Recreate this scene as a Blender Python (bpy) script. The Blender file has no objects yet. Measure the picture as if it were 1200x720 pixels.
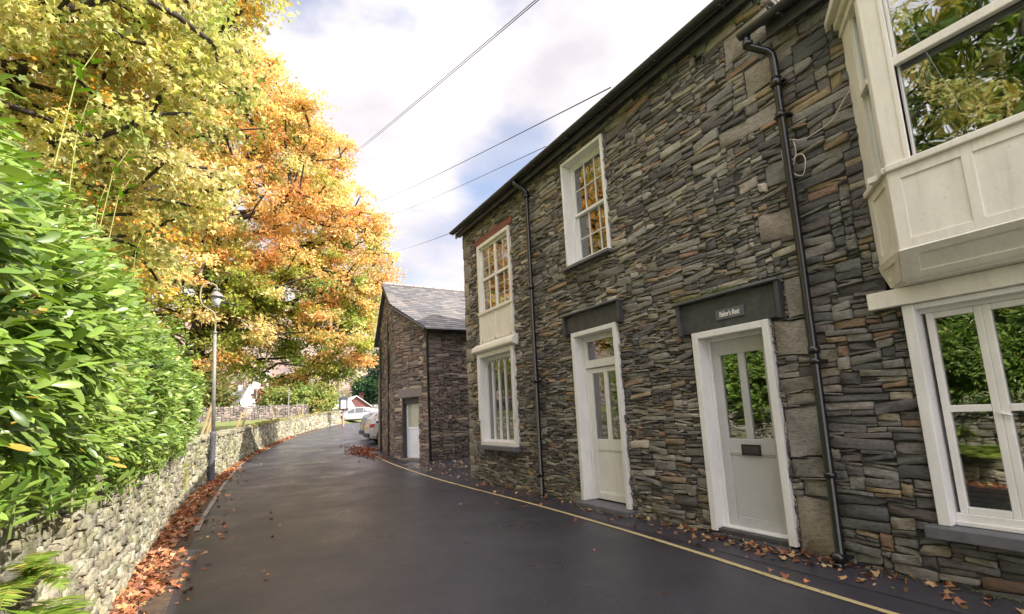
import bpy, math, random
import numpy as np
from mathutils import Vector, Matrix
R = math.radians
SC = bpy.context.scene
COL = SC.collection
rng = np.random.default_rng(7)
random.seed(7)

# ------------------------------------------------------------------ camera
cd = bpy.data.cameras.new("camera"); cam = bpy.data.objects.new("camera", cd); COL.objects.link(cam)
rx, ry, rz = (0.86234, -0.50406, -0.04791), (-0.03386, -0.15182, 0.98783), (-0.50520, -0.85022, -0.14799)
cam.matrix_world = Matrix(((rx[0], ry[0], rz[0], 0), (rx[1], ry[1], rz[1], 0), (rx[2], ry[2], rz[2], 1.6), (0, 0, 0, 1)))
cd.sensor_width = 36; cd.lens = 36*560/1200; cd.shift_y = 40/1200
cd.clip_start = 0.05; cd.clip_end = 5000
SC.camera = cam

# ------------------------------------------------------------------ world
SUN = Vector((5.6, -5.5, 6.2)).normalized()
W = bpy.data.worlds.new("World"); SC.world = W; W.use_nodes = True
nt = W.node_tree; nt.nodes.clear()
def N(nt, typ, **k):
    n = nt.nodes.new(typ)
    for a, b in k.items():
        if hasattr(n, a): setattr(n, a, b)
    return n
out = N(nt, 'ShaderNodeOutputWorld'); bg = N(nt, 'ShaderNodeBackground'); bg.inputs[1].default_value = 0.1
sky = N(nt, 'ShaderNodeTexSky', sky_type='NISHITA', sun_disc=False)
sky.sun_elevation = math.asin(SUN.z); sky.sun_rotation = math.atan2(SUN.x, SUN.y)
sky.air_density = 1.0; sky.dust_density = 1.0
tc = N(nt, 'ShaderNodeTexCoord'); mp = N(nt, 'ShaderNodeMapping'); mp.inputs['Scale'].default_value = (1, 1, 1.9)
mp.inputs['Location'].default_value = (0.35, 0.1, 0.2)
nz = N(nt, 'ShaderNodeTexNoise'); nz.inputs['Scale'].default_value = 2.1; nz.inputs['Detail'].default_value = 7; nz.inputs['Roughness'].default_value = .52
cr = N(nt, 'ShaderNodeValToRGB'); cr.color_ramp.elements[0].position = .27; cr.color_ramp.elements[1].position = .42
nz2 = N(nt, 'ShaderNodeTexNoise'); nz2.inputs['Scale'].default_value = 3.4; nz2.inputs['Detail'].default_value = 6; nz2.inputs['Roughness'].default_value = .5
cr2 = N(nt, 'ShaderNodeValToRGB'); e = cr2.color_ramp.elements
e[0].position = .36; e[0].color = (3.75, 3.72, 4.05, 1); e[1].position = .60; e[1].color = (5.3, 5.28, 5.4, 1)
mx = N(nt, 'ShaderNodeMixRGB')
gap_d = N(nt, 'ShaderNodeVectorMath', operation='DOT_PRODUCT'); gap_d.inputs[1].default_value = Vector((.476, .755, .45)).normalized()
gap_n = N(nt, 'ShaderNodeMath', operation='MULTIPLY_ADD'); gap_n.inputs[1].default_value = -.030; gap_n.inputs[2].default_value = .015
gap_s = N(nt, 'ShaderNodeMath', operation='ADD'); gap_r = N(nt, 'ShaderNodeMapRange', interpolation_type='SMOOTHSTEP')
gap_r.inputs['From Min'].default_value = 1.0; gap_r.inputs['From Max'].default_value = .991; gap_r.inputs['To Min'].default_value = .45; gap_r.inputs['To Max'].default_value = 1
gap_m = N(nt, 'ShaderNodeMath', operation='MULTIPLY')
gain = N(nt, 'ShaderNodeMixRGB', blend_type='MULTIPLY'); gain.inputs[0].default_value = 1; gain.inputs[2].default_value = (1.25, 1.25, 1.25, 1)
L = nt.links.new
L(tc.outputs['Generated'], mp.inputs[0]); L(mp.outputs[0], nz.inputs['Vector']); L(mp.outputs[0], nz2.inputs['Vector'])
L(nz.outputs[0], cr.inputs[0]); L(nz2.outputs[0], cr2.inputs[0])
L(sky.outputs[0], gain.inputs[1]); gap_v = N(nt, 'ShaderNodeVectorMath', operation='NORMALIZE'); L(tc.outputs['Generated'], gap_v.inputs[0]); L(gap_v.outputs[0], gap_d.inputs[0])
L(nz2.outputs[0], gap_n.inputs[0]); L(gap_d.outputs['Value'], gap_s.inputs[0]); L(gap_n.outputs[0], gap_s.inputs[1]); L(gap_s.outputs[0], gap_r.inputs['Value'])
L(cr.outputs[0], gap_m.inputs[0]); L(gap_r.outputs[0], gap_m.inputs[1]); L(gap_m.outputs[0], mx.inputs[0]); L(gain.outputs[0], mx.inputs[1]); L(cr2.outputs[0], mx.inputs[2])
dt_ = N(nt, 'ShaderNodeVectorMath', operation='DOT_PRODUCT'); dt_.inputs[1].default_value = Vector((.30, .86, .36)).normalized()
mr = N(nt, 'ShaderNodeMapRange', interpolation_type='SMOOTHSTEP'); mr.inputs['From Min'].default_value = .80; mr.inputs['From Max'].default_value = .25; mr.inputs['To Min'].default_value = 1.0; mr.inputs['To Max'].default_value = 2.35  # sky made brighter outside the view, added fill for the shaded facade
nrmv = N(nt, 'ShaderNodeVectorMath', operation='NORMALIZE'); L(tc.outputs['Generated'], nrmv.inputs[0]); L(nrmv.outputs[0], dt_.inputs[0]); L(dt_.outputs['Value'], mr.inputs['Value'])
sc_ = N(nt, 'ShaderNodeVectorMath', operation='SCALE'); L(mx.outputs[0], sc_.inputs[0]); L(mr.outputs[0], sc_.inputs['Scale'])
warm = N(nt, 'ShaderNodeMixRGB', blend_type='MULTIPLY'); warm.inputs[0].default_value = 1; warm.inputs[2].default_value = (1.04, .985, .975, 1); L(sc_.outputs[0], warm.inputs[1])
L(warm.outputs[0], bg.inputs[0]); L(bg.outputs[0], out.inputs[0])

sd = bpy.data.lights.new("sun", 'SUN'); so = bpy.data.objects.new("sun", sd); COL.objects.link(so)
sd.energy = 3.6; sd.angle = R(0.5); sd.color = (1.0, .93, .83)
so.rotation_euler = SUN.to_track_quat('Z', 'Y').to_euler()
SC.view_settings.view_transform = 'Standard'; SC.view_settings.look = 'None'
SC.view_settings.exposure = 1.2; SC.view_settings.gamma = 1
SC.cycles.max_bounces = 6; SC.cycles.transparent_max_bounces = 8
SC.cycles.use_denoising = True

# ------------------------------------------------------------------ materials
def mat_base(name):
    m = bpy.data.materials.new(name); m.use_nodes = True
    nt = m.node_tree; b = nt.nodes['Principled BSDF']
    return m, nt, b
def spec(b, v):
    b.inputs['Specular IOR Level'].default_value = v
def noise_col(nt, scale, stops, detail=6, rough=.6, coord='Object', stretch=(1, 1, 1), src=None):
    tc = N(nt, 'ShaderNodeTexCoord'); mp = N(nt, 'ShaderNodeMapping'); mp.inputs['Scale'].default_value = stretch
    nz = N(nt, 'ShaderNodeTexNoise'); nz.inputs['Scale'].default_value = scale; nz.inputs['Detail'].default_value = detail; nz.inputs['Roughness'].default_value = rough
    nt.links.new(tc.outputs[coord], mp.inputs[0]); nt.links.new(mp.outputs[0], nz.inputs['Vector'])
    cr = N(nt, 'ShaderNodeValToRGB'); el = cr.color_ramp.elements
    while len(el) > 1: el.remove(el[-1])
    el[0].position = stops[0][0]; el[0].color = (*stops[0][1], 1)
    for p, c in stops[1:]:
        q = el.new(p); q.color = (*c, 1)
    nt.links.new(nz.outputs[0], cr.inputs[0])
    return nz, cr
def bump(nt, b, src, strength, dist):
    bp = N(nt, 'ShaderNodeBump'); bp.inputs['Strength'].default_value = strength; bp.inputs['Distance'].default_value = dist
    nt.links.new(src, bp.inputs['Height']); nt.links.new(bp.outputs[0], b.inputs['Normal']); return bp
def mult(nt, a, b_, fac=1):
    m = N(nt, 'ShaderNodeMixRGB', blend_type='MULTIPLY'); m.inputs[0].default_value = fac
    nt.links.new(a, m.inputs[1]); nt.links.new(b_, m.inputs[2]); return m.outputs[0]
def attr(nt):
    a = N(nt, 'ShaderNodeVertexColor'); a.layer_name = 'Col'; return a.outputs[0]

def simple(name, col, rough=.6, metal=0, sp=.5, var=.12, scale=6, bmp=0, bscale=60):
    m, nt, b = mat_base(name)
    lo = tuple(c*(1-var) for c in col); hi = tuple(min(1, c*(1+var*.6)) for c in col)
    nz, cr = noise_col(nt, scale, [(.3, lo), (.7, hi)])
    nt.links.new(cr.outputs[0], b.inputs['Base Color'])
    b.inputs['Roughness'].default_value = rough; b.inputs['Metallic'].default_value = metal; spec(b, sp)
    if bmp:
        n2, c2 = noise_col(nt, bscale, [(0, (0,)*3), (1, (1,)*3)])
        bump(nt, b, n2.outputs[0], bmp, .01)
    return m
def stone_mat(name, tint=(1, 1, 1), moss=0.0, rough=.72, b_=.5):
    m, nt, b = mat_base(name)
    c = attr(nt)
    nz, cr = noise_col(nt, 22, [(.28, (.5, .5, .5)), (.5, (1, .99, .96)), (.72, (1.35, 1.3, 1.22))], detail=8, rough=.68, stretch=(1, 1, 2.2))
    o = mult(nt, c, cr.outputs[0])
    n3, c3 = noise_col(nt, 1.1, [(.3, (.78, .8, .8)), (.6, (1.08, 1.05, 1.0))], detail=3)
    o = mult(nt, o, c3.outputs[0])
    tn = N(nt, 'ShaderNodeRGB'); tn.outputs[0].default_value = (*tint, 1); o = mult(nt, o, tn.outputs[0])
    # pale lichen flecks / rust patches
    n4, c4 = noise_col(nt, 55, [(.64, (0,)*3), (.7, (1,)*3)], detail=3)
    n5, c5 = noise_col(nt, 5, [(.5, (0,)*3), (.62, (.6,)*3)], detail=4)
    f = mult(nt, c4.outputs[0], c5.outputs[0])
    mm = N(nt, 'ShaderNodeMixRGB'); nt.links.new(f, mm.inputs[0]); nt.links.new(o, mm.inputs[1]); mm.inputs[2].default_value = (.42, .42, .36, 1)
    o = mm.outputs[0]
    if moss:
        n6, c6 = noise_col(nt, 2.2, [(.52, (0,)*3), (.66, (moss,)*3)], detail=8, rough=.7)
        m2 = N(nt, 'ShaderNodeMixRGB'); nt.links.new(c6.outputs[0], m2.inputs[0]); nt.links.new(o, m2.inputs[1]); m2.inputs[2].default_value = (.13, .15, .03, 1)
        o = m2.outputs[0]
    nt.links.new(o, b.inputs['Base Color'])
    b.inputs['Roughness'].default_value = rough; spec(b, .45)
    n7, c7 = noise_col(nt, 9, [(.3, (0,)*3), (.7, (1,)*3)], detail=9, rough=.75, stretch=(1, 1, 9))
    ad = N(nt, 'ShaderNodeMath', operation='ADD'); nt.links.new(nz.outputs[0], ad.inputs[0]); nt.links.new(c7.outputs[0], ad.inputs[1])
    bump(nt, b, ad.outputs[0], b_*1.1, .02)
    return m
def leaf_mat(name, trans=.35, rough=.5, sp=.4):
    m, nt, b = mat_base(name)
    c = attr(nt)
    nt.links.new(c, b.inputs['Base Color']); b.inputs['Roughness'].default_value = rough; spec(b, sp)
    tr = N(nt, 'ShaderNodeBsdfTranslucent'); mixs = N(nt, 'ShaderNodeMixShader'); mixs.inputs[0].default_value = trans
    hs = N(nt, 'ShaderNodeHueSaturation'); hs.inputs['Saturation'].default_value = 1.15; hs.inputs['Value'].default_value = 1.2
    nt.links.new(c, hs.inputs['Color']); nt.links.new(hs.outputs[0], tr.inputs[0])
    o = nt.nodes['Material Output']
    nt.links.new(b.outputs[0], mixs.inputs[1]); nt.links.new(tr.outputs[0], mixs.inputs[2]); nt.links.new(mixs.outputs[0], o.inputs[0])
    return m
def glass_mat(name, gain=2.4, base=.13, tint=(.85, .9, .88)):
    m = bpy.data.materials.new(name); m.use_nodes = True; nt = m.node_tree; nt.nodes.clear()
    o = N(nt, 'ShaderNodeOutputMaterial'); mx = N(nt, 'ShaderNodeMixShader'); t = N(nt, 'ShaderNodeBsdfTransparent'); g = N(nt, 'ShaderNodeBsdfGlossy')
    t.inputs[0].default_value = (*tint, 1); g.inputs['Roughness'].default_value = .012; g.inputs[0].default_value = (.80, .81, .83, 1)
    fr = N(nt, 'ShaderNodeFresnel'); fr.inputs[0].default_value = 1.5
    ma = N(nt, 'ShaderNodeMath', operation='MULTIPLY_ADD'); ma.inputs[1].default_value = gain; ma.inputs[2].default_value = base; ma.use_clamp = True
    nt.links.new(fr.outputs[0], ma.inputs[0]); nt.links.new(ma.outputs[0], mx.inputs[0])
    # slight waviness of the panes
    tc = N(nt, 'ShaderNodeTexCoord'); nz = N(nt, 'ShaderNodeTexNoise'); nz.inputs['Scale'].default_value = 3; nz.inputs['Detail'].default_value = 1
    nt.links.new(tc.outputs['Object'], nz.inputs['Vector'])
    bp = N(nt, 'ShaderNodeBump'); bp.inputs['Strength'].default_value = .12; bp.inputs['Distance'].default_value = .02
    nt.links.new(nz.outputs[0], bp.inputs['Height']); nt.links.new(bp.outputs[0], g.inputs['Normal'])
    nt.links.new(t.outputs[0], mx.inputs[1]); nt.links.new(g.outputs[0], mx.inputs[2]); nt.links.new(mx.outputs[0], o.inputs[0])
    return m
def paint_mat(name, col, rough=.4, dirt=.25):
    m, nt, b = mat_base(name)
    nz, cr = noise_col(nt, 4, [(.35, tuple(c*.88 for c in col)), (.6, col)], detail=8, rough=.7, stretch=(1, 1, .5))
    n2, c2 = noise_col(nt, 30, [(.62, (1, 1, 1)), (.75, (1-dirt, 1-dirt*1.1, 1-dirt*1.4))], detail=5)
    n3, c3 = noise_col(nt, 16, [(.5, (1, 1, 1)), (.72, (1-dirt*.4, 1-dirt*.45, 1-dirt*.55))], detail=6, rough=.65, stretch=(1, 1, .09))
    nt.links.new(mult(nt, mult(nt, cr.outputs[0], c2.outputs[0]), c3.outputs[0]), b.inputs['Base Color'])
    b.inputs['Roughness'].default_value = rough
    bump(nt, b, n3.outputs[0], .05, .01)
    return m
M = {}
M['stone'] = stone_mat('slate_rubble', (.98, .97, 1.0))
M['stone_wall'] = stone_mat('dry_stone', (.84, .85, .79), moss=.75, rough=.85)
M['stone_barn'] = stone_mat('barn_stone', (1.0, .95, .93))
M['joint'] = simple('dark_joint_mortar', (.055, .052, .047), .95, var=.4, scale=40, bmp=.6)  # dark mortar backing behind the facing stones
M['joint_light'] = simple('wall_core', (.09, .085, .07), .95, var=.4, scale=30, bmp=.6)
M['white'] = paint_mat('white_gloss', (.80, .79, .78), dirt=.14)
M['cream'] = paint_mat('cream_gloss', (.84, .80, .735), .45)
M['pvc'] = paint_mat('white_frame', (.82, .80, .77), .3, .05)
M['grey'] = paint_mat('sage_grey_paint', (.52, .515, .51), .38, .08)
M['offwhite'] = paint_mat('offwhite_door', (.80, .785, .75), .4, .1)
M['barn_door'] = paint_mat('barn_door', (.78, .80, .86), .4, .1)
M['slate'] = simple('slate_slab', (.062, .062, .068), .5, var=.35, scale=9, bmp=.3, bscale=40)
M['sill'] = simple('grey_sill', (.13, .13, .145), .6, var=.25, scale=12, bmp=.3)
M['black'] = simple('black_gloss_pipe', (.012, .012, .014), .22, var=.5, scale=20, sp=.6)
M['gutter'] = simple('gutter_grey', (.05, .047, .05), .4, var=.3)
M['redwood'] = simple('red_lintel', (.20, .062, .045), .6, var=.3, scale=14, bmp=.3)
M['glass'] = glass_mat('window_glass')
M['dark'] = simple('room_dark', (.05, .045, .04), .9)
M['blind'] = simple('blind', (.8, .8, .78), .5)
M['bark'] = simple('bark', (.055, .042, .035), .9, var=.5, scale=12, bmp=.8, bscale=25)
M['leaf'] = leaf_mat('leaf_matte', .42, .55, .3)
M['laurel'] = leaf_mat('leaf_laurel', .28, .3, .55)
M['litter'] = leaf_mat('leaf_litter', .1, .7, .3)
M['galv'] = simple('lamp_paint', (.28, .27, .25), .5, var=.25, scale=8)
M['galv_dark'] = simple('lamp_base_paint', (.10, .10, .12), .5, var=.4, scale=18)
M['lampglass'] = simple('lamp_glass', (.55, .58, .6), .15)
M['stake'] = simple('stake_wood', (.48, .36, .19), .8, var=.25)
M['white_cable'] = simple('cable_white', (.6, .52, .47), .5)
M['cable'] = simple('cable_black', (.05, .05, .055), .6)
def vc_mat(name, rough=.6, bmp=.3, nscale=20):
    m, nt, b = mat_base(name); c = attr(nt)
    nz, cr = noise_col(nt, nscale, [(.3, (.75,)*3), (.7, (1.15,)*3)], detail=6)
    nt.links.new(mult(nt, c, cr.outputs[0]), b.inputs['Base Color']); b.inputs['Roughness'].default_value = rough
    bump(nt, b, nz.outputs[0], bmp, .02); return m
M['roof'] = vc_mat('slate_roof', .5)
M['render'] = vc_mat('painted_render', .8, .1, 3)

# asphalt
def asphalt():
    m, nt, b = mat_base('asphalt')
    n1, c1 = noise_col(nt, 260, [(.3, (.026, .026, .031)), (.55, (.055, .054, .062)), (.70, (.13, .125, .13))], detail=4, rough=.8)
    n2, c2 = noise_col(nt, .55, [(.3, (.78, .76, .78)), (.7, (1.18, 1.13, 1.12))], detail=6, rough=.6)
    o = mult(nt, c1.outputs[0], c2.outputs[0])
    ng, cg = noise_col(nt, 75, [(.30, (.62, .64, .68)), (.5, (.96, .98, 1.04)), (.66, (1.25, 1.25, 1.3)), (.74, (2.1, 2.05, 2.0))], detail=3, rough=.7)
    o = mult(nt, o, cg.outputs[0])
    n5, c5 = noise_col(nt, 2.5, [(.4, (1, 1, 1)), (.56, (.97, .98, 1.02)), (.72, (.74, .73, .76))], detail=7, rough=.7, stretch=(1.6, .35, 1))
    o = mult(nt, o, c5.outputs[0])
    nt.links.new(o, b.inputs['Base Color'])
    n3, c3 = noise_col(nt, .9, [(.35, (.25,)*3), (.65, (.46,)*3)], detail=5)
    nt.links.new(c3.outputs[0], b.inputs['Roughness']); spec(b, .5)
    n4, c4 = noise_col(nt, 190, [(0, (0,)*3), (1, (1,)*3)], detail=3)
    bump(nt, b, n4.outputs[0], .4, .008)
    return m
M['asphalt'] = asphalt()
def ground_mat():
    m, nt, b = mat_base('verge_soil')
    n1, c1 = noise_col(nt, 14, [(.3, (.05, .035, .025)), (.6, (.11, .07, .045)), (.75, (.2, .11, .06))], detail=8)
    nt.links.new(c1.outputs[0], b.inputs['Base Color']); b.inputs['Roughness'].default_value = .95
    bump(nt, b, n1.outputs[0], .5, .03); return m
M['soil'] = ground_mat()
def grass_mat():
    m, nt, b = mat_base('meadow')
    n1, c1 = noise_col(nt, 1.3, [(.3, (.11, .15, .03)), (.6, (.20, .22, .06)), (.8, (.27, .24, .09))], detail=9, rough=.7)
    nt.links.new(c1.outputs[0], b.inputs['Base Color']); b.inputs['Roughness'].default_value = .9
    n2, c2 = noise_col(nt, 30, [(0, (0,)*3), (1, (1,)*3)])
    bump(nt, b, n2.outputs[0], .6, .05); return m
M['grass'] = grass_mat()
def hill_mat():
    m, nt, b = mat_base('bracken_fell')
    n1, c1 = noise_col(nt, .035, [(.3, (.15, .12, .115)), (.5, (.25, .175, .15)), (.7, (.30, .235, .17))], detail=6, rough=.55)
    nt.links.new(c1.outputs[0], b.inputs['Base Color']); b.inputs['Roughness'].default_value = 1
    bump(nt, b, n1.outputs[0], .3, 4); return m
M['hill'] = hill_mat()
def yellow_mat():
    m, nt, b = mat_base('worn_yellow_paint')
    n1, c1 = noise_col(nt, 45, [(.3, (.20, .17, .10)), (.42, (.50, .41, .20)), (.7, (.58, .49, .27))], detail=7, rough=.75)
    nt.links.new(c1.outputs[0], b.inputs['Base Color']); b.inputs['Roughness'].default_value = .7
    bump(nt, b, n1.outputs[0], .3, .01)
    n2, c2 = noise_col(nt, 16, [(.36, (1, 1, 1)), (.43, (0, 0, 0))], detail=9, rough=.8)   # paint worn off in flecks
    t = N(nt, 'ShaderNodeBsdfTransparent'); ms = N(nt, 'ShaderNodeMixShader'); nt.links.new(c2.outputs[0], ms.inputs[0]); nt.links.new(b.outputs[0], ms.inputs[1]); nt.links.new(t.outputs[0], ms.inputs[2])
    nt.links.new(ms.outputs[0], nt.nodes['Material Output'].inputs[0]); return m
M['yellow'] = yellow_mat()

# ------------------------------------------------------------------ helpers
def tag(o, label=None, cat=None, group=None, kind=None):
    if label: o['label'] = label
    if cat: o['category'] = cat
    if group: o['group'] = group
    if kind: o['kind'] = kind
    return o
def empty(name, loc=(0, 0, 0), label=None, cat=None, group=None):
    o = bpy.data.objects.new(name, None); COL.objects.link(o); o.location = loc
    o.empty_display_size = .3
    return tag(o, label, cat, group)
def link(me, name, mat, parent=None):
    if mat is not None: me.materials.append(mat)
    o = bpy.data.objects.new(name, me); COL.objects.link(o)
    if parent is not None:
        o.parent = parent
        p = Vector((0, 0, 0)); q = parent
        while q is not None: p += q.location; q = q.parent
        o.location = (0, 0, 0); me.transform(Matrix.Translation(-p))
    return o
def setcol(me, cols):
    a = me.color_attributes.new('Col', 'FLOAT_COLOR', 'POINT')
    c = np.ones((len(me.vertices), 4), np.float32); c[:, :3] = cols; a.data.foreach_set('color', c.ravel())
class MB:
    """collects world-space geometry for ONE mesh object"""
    def __init__(s): s.v = []; s.f = []; s.c = []
    def add(s, vs, fs, col=(.5, .5, .5)):
        n = len(s.v); s.v += [tuple(map(float, p)) for p in vs]; s.f += [tuple(i+n for i in f) for f in fs]; s.c += [tuple(col)]*len(vs)
    def box(s, x0, x1, y0, y1, z0, z1, col=(.5, .5, .5)):
        s.add([(x0, y0, z0), (x1, y0, z0), (x1, y1, z0), (x0, y1, z0), (x0, y0, z1), (x1, y0, z1), (x1, y1, z1), (x0, y1, z1)],
              [(0, 3, 2, 1), (4, 5, 6, 7), (0, 1, 5, 4), (1, 2, 6, 5), (2, 3, 7, 6), (3, 0, 4, 7)], col)
    def prism(s, pts, d, col=(.5, .5, .5)):
        """closed polygon pts (3d) extruded by vector d"""
        n = len(pts); q = [tuple(np.add(p, d)) for p in pts]
        s.add(list(pts)+q, [tuple(range(n-1, -1, -1)), tuple(range(n, 2*n))]+[(i, (i+1) % n, n+(i+1) % n, n+i) for i in range(n)], col)
    def tube(s, pts, r, n=8, col=(.5, .5, .5), caps=True):
        pts = [Vector(p) for p in pts]; rs = r if hasattr(r, '__len__') else [r]*len(pts)
        vs = []; up = Vector((0, 0, 1)); prev = None
        for i, p in enumerate(pts):
            t = (pts[min(i+1, len(pts)-1)]-pts[max(i-1, 0)])
            t = t.normalized() if t.length > 1e-9 else Vector((0, 0, 1))
            if prev is None:
                a = t.cross(up if abs(t.z) < .9 else Vector((1, 0, 0))).normalized()
            else:
                a = (prev-t*prev.dot(t)).normalized()
            prev = a; b = t.cross(a)
            for k in range(n):
                an = 2*math.pi*k/n; vs.append(p+(a*math.cos(an)+b*math.sin(an))*rs[i])
        fs = []
        for i in range(len(pts)-1):
            for k in range(n): fs.append((i*n+k, i*n+(k+1) % n, (i+1)*n+(k+1) % n, (i+1)*n+k))
        if caps: fs += [tuple(range(n-1, -1, -1)), tuple(range((len(pts)-1)*n, len(pts)*n))]
        s.add(vs, fs, col)
    def build(s, name, mat, parent=None, bevel=0, smooth=False):
        me = bpy.data.meshes.new(name); me.from_pydata(s.v, [], s.f); setcol(me, np.array(s.c, np.float32))
        if smooth: me.polygons.foreach_set('use_smooth', [True]*len(me.polygons))
        o = link(me, name, mat, parent)
        if bevel:
            b = o.modifiers.new('bevel', 'BEVEL'); b.width = bevel; b.segments = 2; b.limit_method = 'ANGLE'; b.harden_normals = False
        return o
def bulk(name, verts, faces, cols, mat, parent=None, smooth=False):
    """verts (N,3), faces (F,k) same k, cols (N,3)"""
    me = bpy.data.meshes.new(name); k = faces.shape[1]
    me.vertices.add(len(verts)); me.vertices.foreach_set('co', verts.astype(np.float32).ravel())
    me.loops.add(faces.size); me.loops.foreach_set('vertex_index', faces.astype(np.int32).ravel())
    me.polygons.add(len(faces)); me.polygons.foreach_set('loop_start', np.arange(0, faces.size, k, dtype=np.int32))
    me.polygons.foreach_set('loop_total', np.full(len(faces), k, np.int32)) if False else None
    if smooth: me.polygons.foreach_set('use_smooth', np.ones(len(faces), bool))
    me.update(calc_edges=True); me.validate()
    setcol(me, cols.astype(np.float32))
    return link(me, name, mat, parent)
def norm(a): return a/np.maximum(np.linalg.norm(a, axis=-1, keepdims=True), 1e-9)
def leaves(name, T, F, pos, xdir, nrm, size, cols, mat, parent=None, smooth=False, bend=None):
    """T (k,3) template: x along leaf, y across, z normal; F (f,m) faces"""
    x = norm(xdir); z = norm(nrm-(nrm*x).sum(-1, keepdims=True)*x); y = np.cross(z, x)
    n = len(pos); TT = np.repeat(T[None], n, 0)*size[:, None, None]
    if bend is not None: TT[:, :, 2] += bend[:, None]*(TT[:, :, 0]**2)/np.maximum(size[:, None], 1e-6)
    V = pos[:, None, :]+TT[..., 0:1]*x[:, None]+TT[..., 1:2]*y[:, None]+TT[..., 2:3]*z[:, None]
    k = len(T); FF = (F[None]+np.arange(n)[:, None, None]*k).reshape(-1, F.shape[1])
    return bulk(name, V.reshape(-1, 3), FF, np.repeat(cols, k, 0), mat, parent, smooth)
def rnd(n, k=3): return rng.normal(size=(n, k))
def pick(pal, w, n, jit=.15):
    pal = np.array(pal); w = np.array(w, float); i = rng.choice(len(pal), n, p=w/w.sum())
    return np.clip(pal[i]*(1+rng.normal(size=(n, 1))*jit)*(1+rng.normal(size=(n, 3))*jit*.14), .004, .95)

def g(Y):
    if Y < 0: return 0.0
    if Y < 49: return .00055*Y*Y
    return 1.32+.008*(Y-49)
LP = [(-8, -.85), (-2, -.9), (5.86, -.87), (9.3, -.84), (12.1, -.78), (14.9, -.47), (20, .25), (25.7, 1.14), (31, 2.25), (36, 3.61), (43, 6.2), (49, 9.2), (56, 13.8), (64, 20.5), (80, 38)]
LPy = np.array([p[0] for p in LP]); LPx = np.array([p[1] for p in LP])
def wallX(Y):
    h = .0
    ys = np.array([Y-1.5, Y, Y+1.5]); return float(np.interp(ys, LPy, LPx).mean())
def ff(x, a, b): t = min(1, max(0, (x-a)/(b-a))); return t*t*(3-2*t)
def fieldz(X, Y):
    d = wallX(Y)-X
    return g(Y)*.55+.78*ff(d, .5, 2.5)+.012*max(0, Y)+.004*max(0, d)

# ------------------------------------------------------------------ stone walls
def rubble(Lx, H, holes=(), hs=(.018, .030, .046, .072), hw=(4.5, 5, 3.2, 1.3), asp=(1.8, 8.0), dx=.015, wmax=.62, coarse=1.0):
    n = int(Lx/dx); top = np.zeros(n); out = []
    hs = np.array(hs)*coarse; hw = np.array(hw, float)/sum(hw)
    # occupied holes : raise skyline when reached
    it = 0
    while it < 60000:
        it += 1
        i = int(np.argmin(top)); h = top[i]
        if h >= H: break
        j = i; eps = rng.choice([.003, .008, .013])*coarse
        while j < n and abs(top[j]-h) < eps: j += 1
        while i > 0 and abs(top[i-1]-h) < eps: i -= 1
        h = top[i:j].max()
        w = (j-i)*dx
        lh = top[i-1]-h if i > 0 else 9; rh = top[j]-h if j < n else 9
        ht = rng.choice(hs)*rng.uniform(.8, 1.25)
        if rng.random() < .03: ht = coarse*rng.uniform(.09, .15)
        sw = ht*rng.uniform(*asp); sw = max(.07*coarse, min(wmax*coarse, sw))
        if w < .09*coarse or w-sw < .09*coarse: sw = w
        if w < .06*coarse: ht = max(.02, min(lh, rh, .12*coarse))
        for q in (lh, rh):
            if 0 < q < 8 and abs(q-ht) < .008*coarse: ht = q
        k = max(1, int(round(sw/dx)))
        k = min(k, j-i)
        a = i
        if k < j-i and rng.random() < .5: a = j-k
        hb = top[a:a+k].min()*.6+top[a:a+k].max()*.4; ht = max(ht, top[a:a+k].max()-hb+.012)
        top[a:a+k] = hb+ht
        out.append((a*dx, (a+k)*dx, hb, hb+ht))
    res = []
    for (a, b, c, d) in out:
        R_ = (a, b, c, d)
        for (ha, hb, hc, hd) in holes:
            if R_ is None: break
            a, b, c, d = R_
            if b <= ha or a >= hb or d <= hc or c >= hd: continue
            cand = [(a, min(b, ha), c, d), (max(a, hb), b, c, d), (a, b, c, min(d, hc)), (a, b, max(c, hd), d)]
            cand = [q for q in cand if q[1]-q[0] > .015 and q[3]-q[2] > .012]
            R_ = max(cand, key=lambda q: (q[1]-q[0])*(q[3]-q[2])) if cand else None
        if R_ is not None and R_[3] > R_[2]: res.append(R_)
    return res
PAL_HOUSE = [(.22, .213, .20), (.30, .29, .262), (.125, .12, .12), (.38, .355, .30), (.32, .22, .155), (.19, .16, .155), (.46, .44, .39), (.24, .23, .20), (.35, .275, .19)]
W_HOUSE = [5, 3.6, 5, 1.9, 1.1, 1.6, .9, 4, 1.2]
PAL_GARDEN = [(.45, .425, .36), (.54, .51, .44), (.33, .31, .27), (.60, .58, .51), (.40, .38, .27), (.48, .41, .32)]
W_GARDEN = [4, 3.5, 3, 1.5, 2, 1.2]
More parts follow.
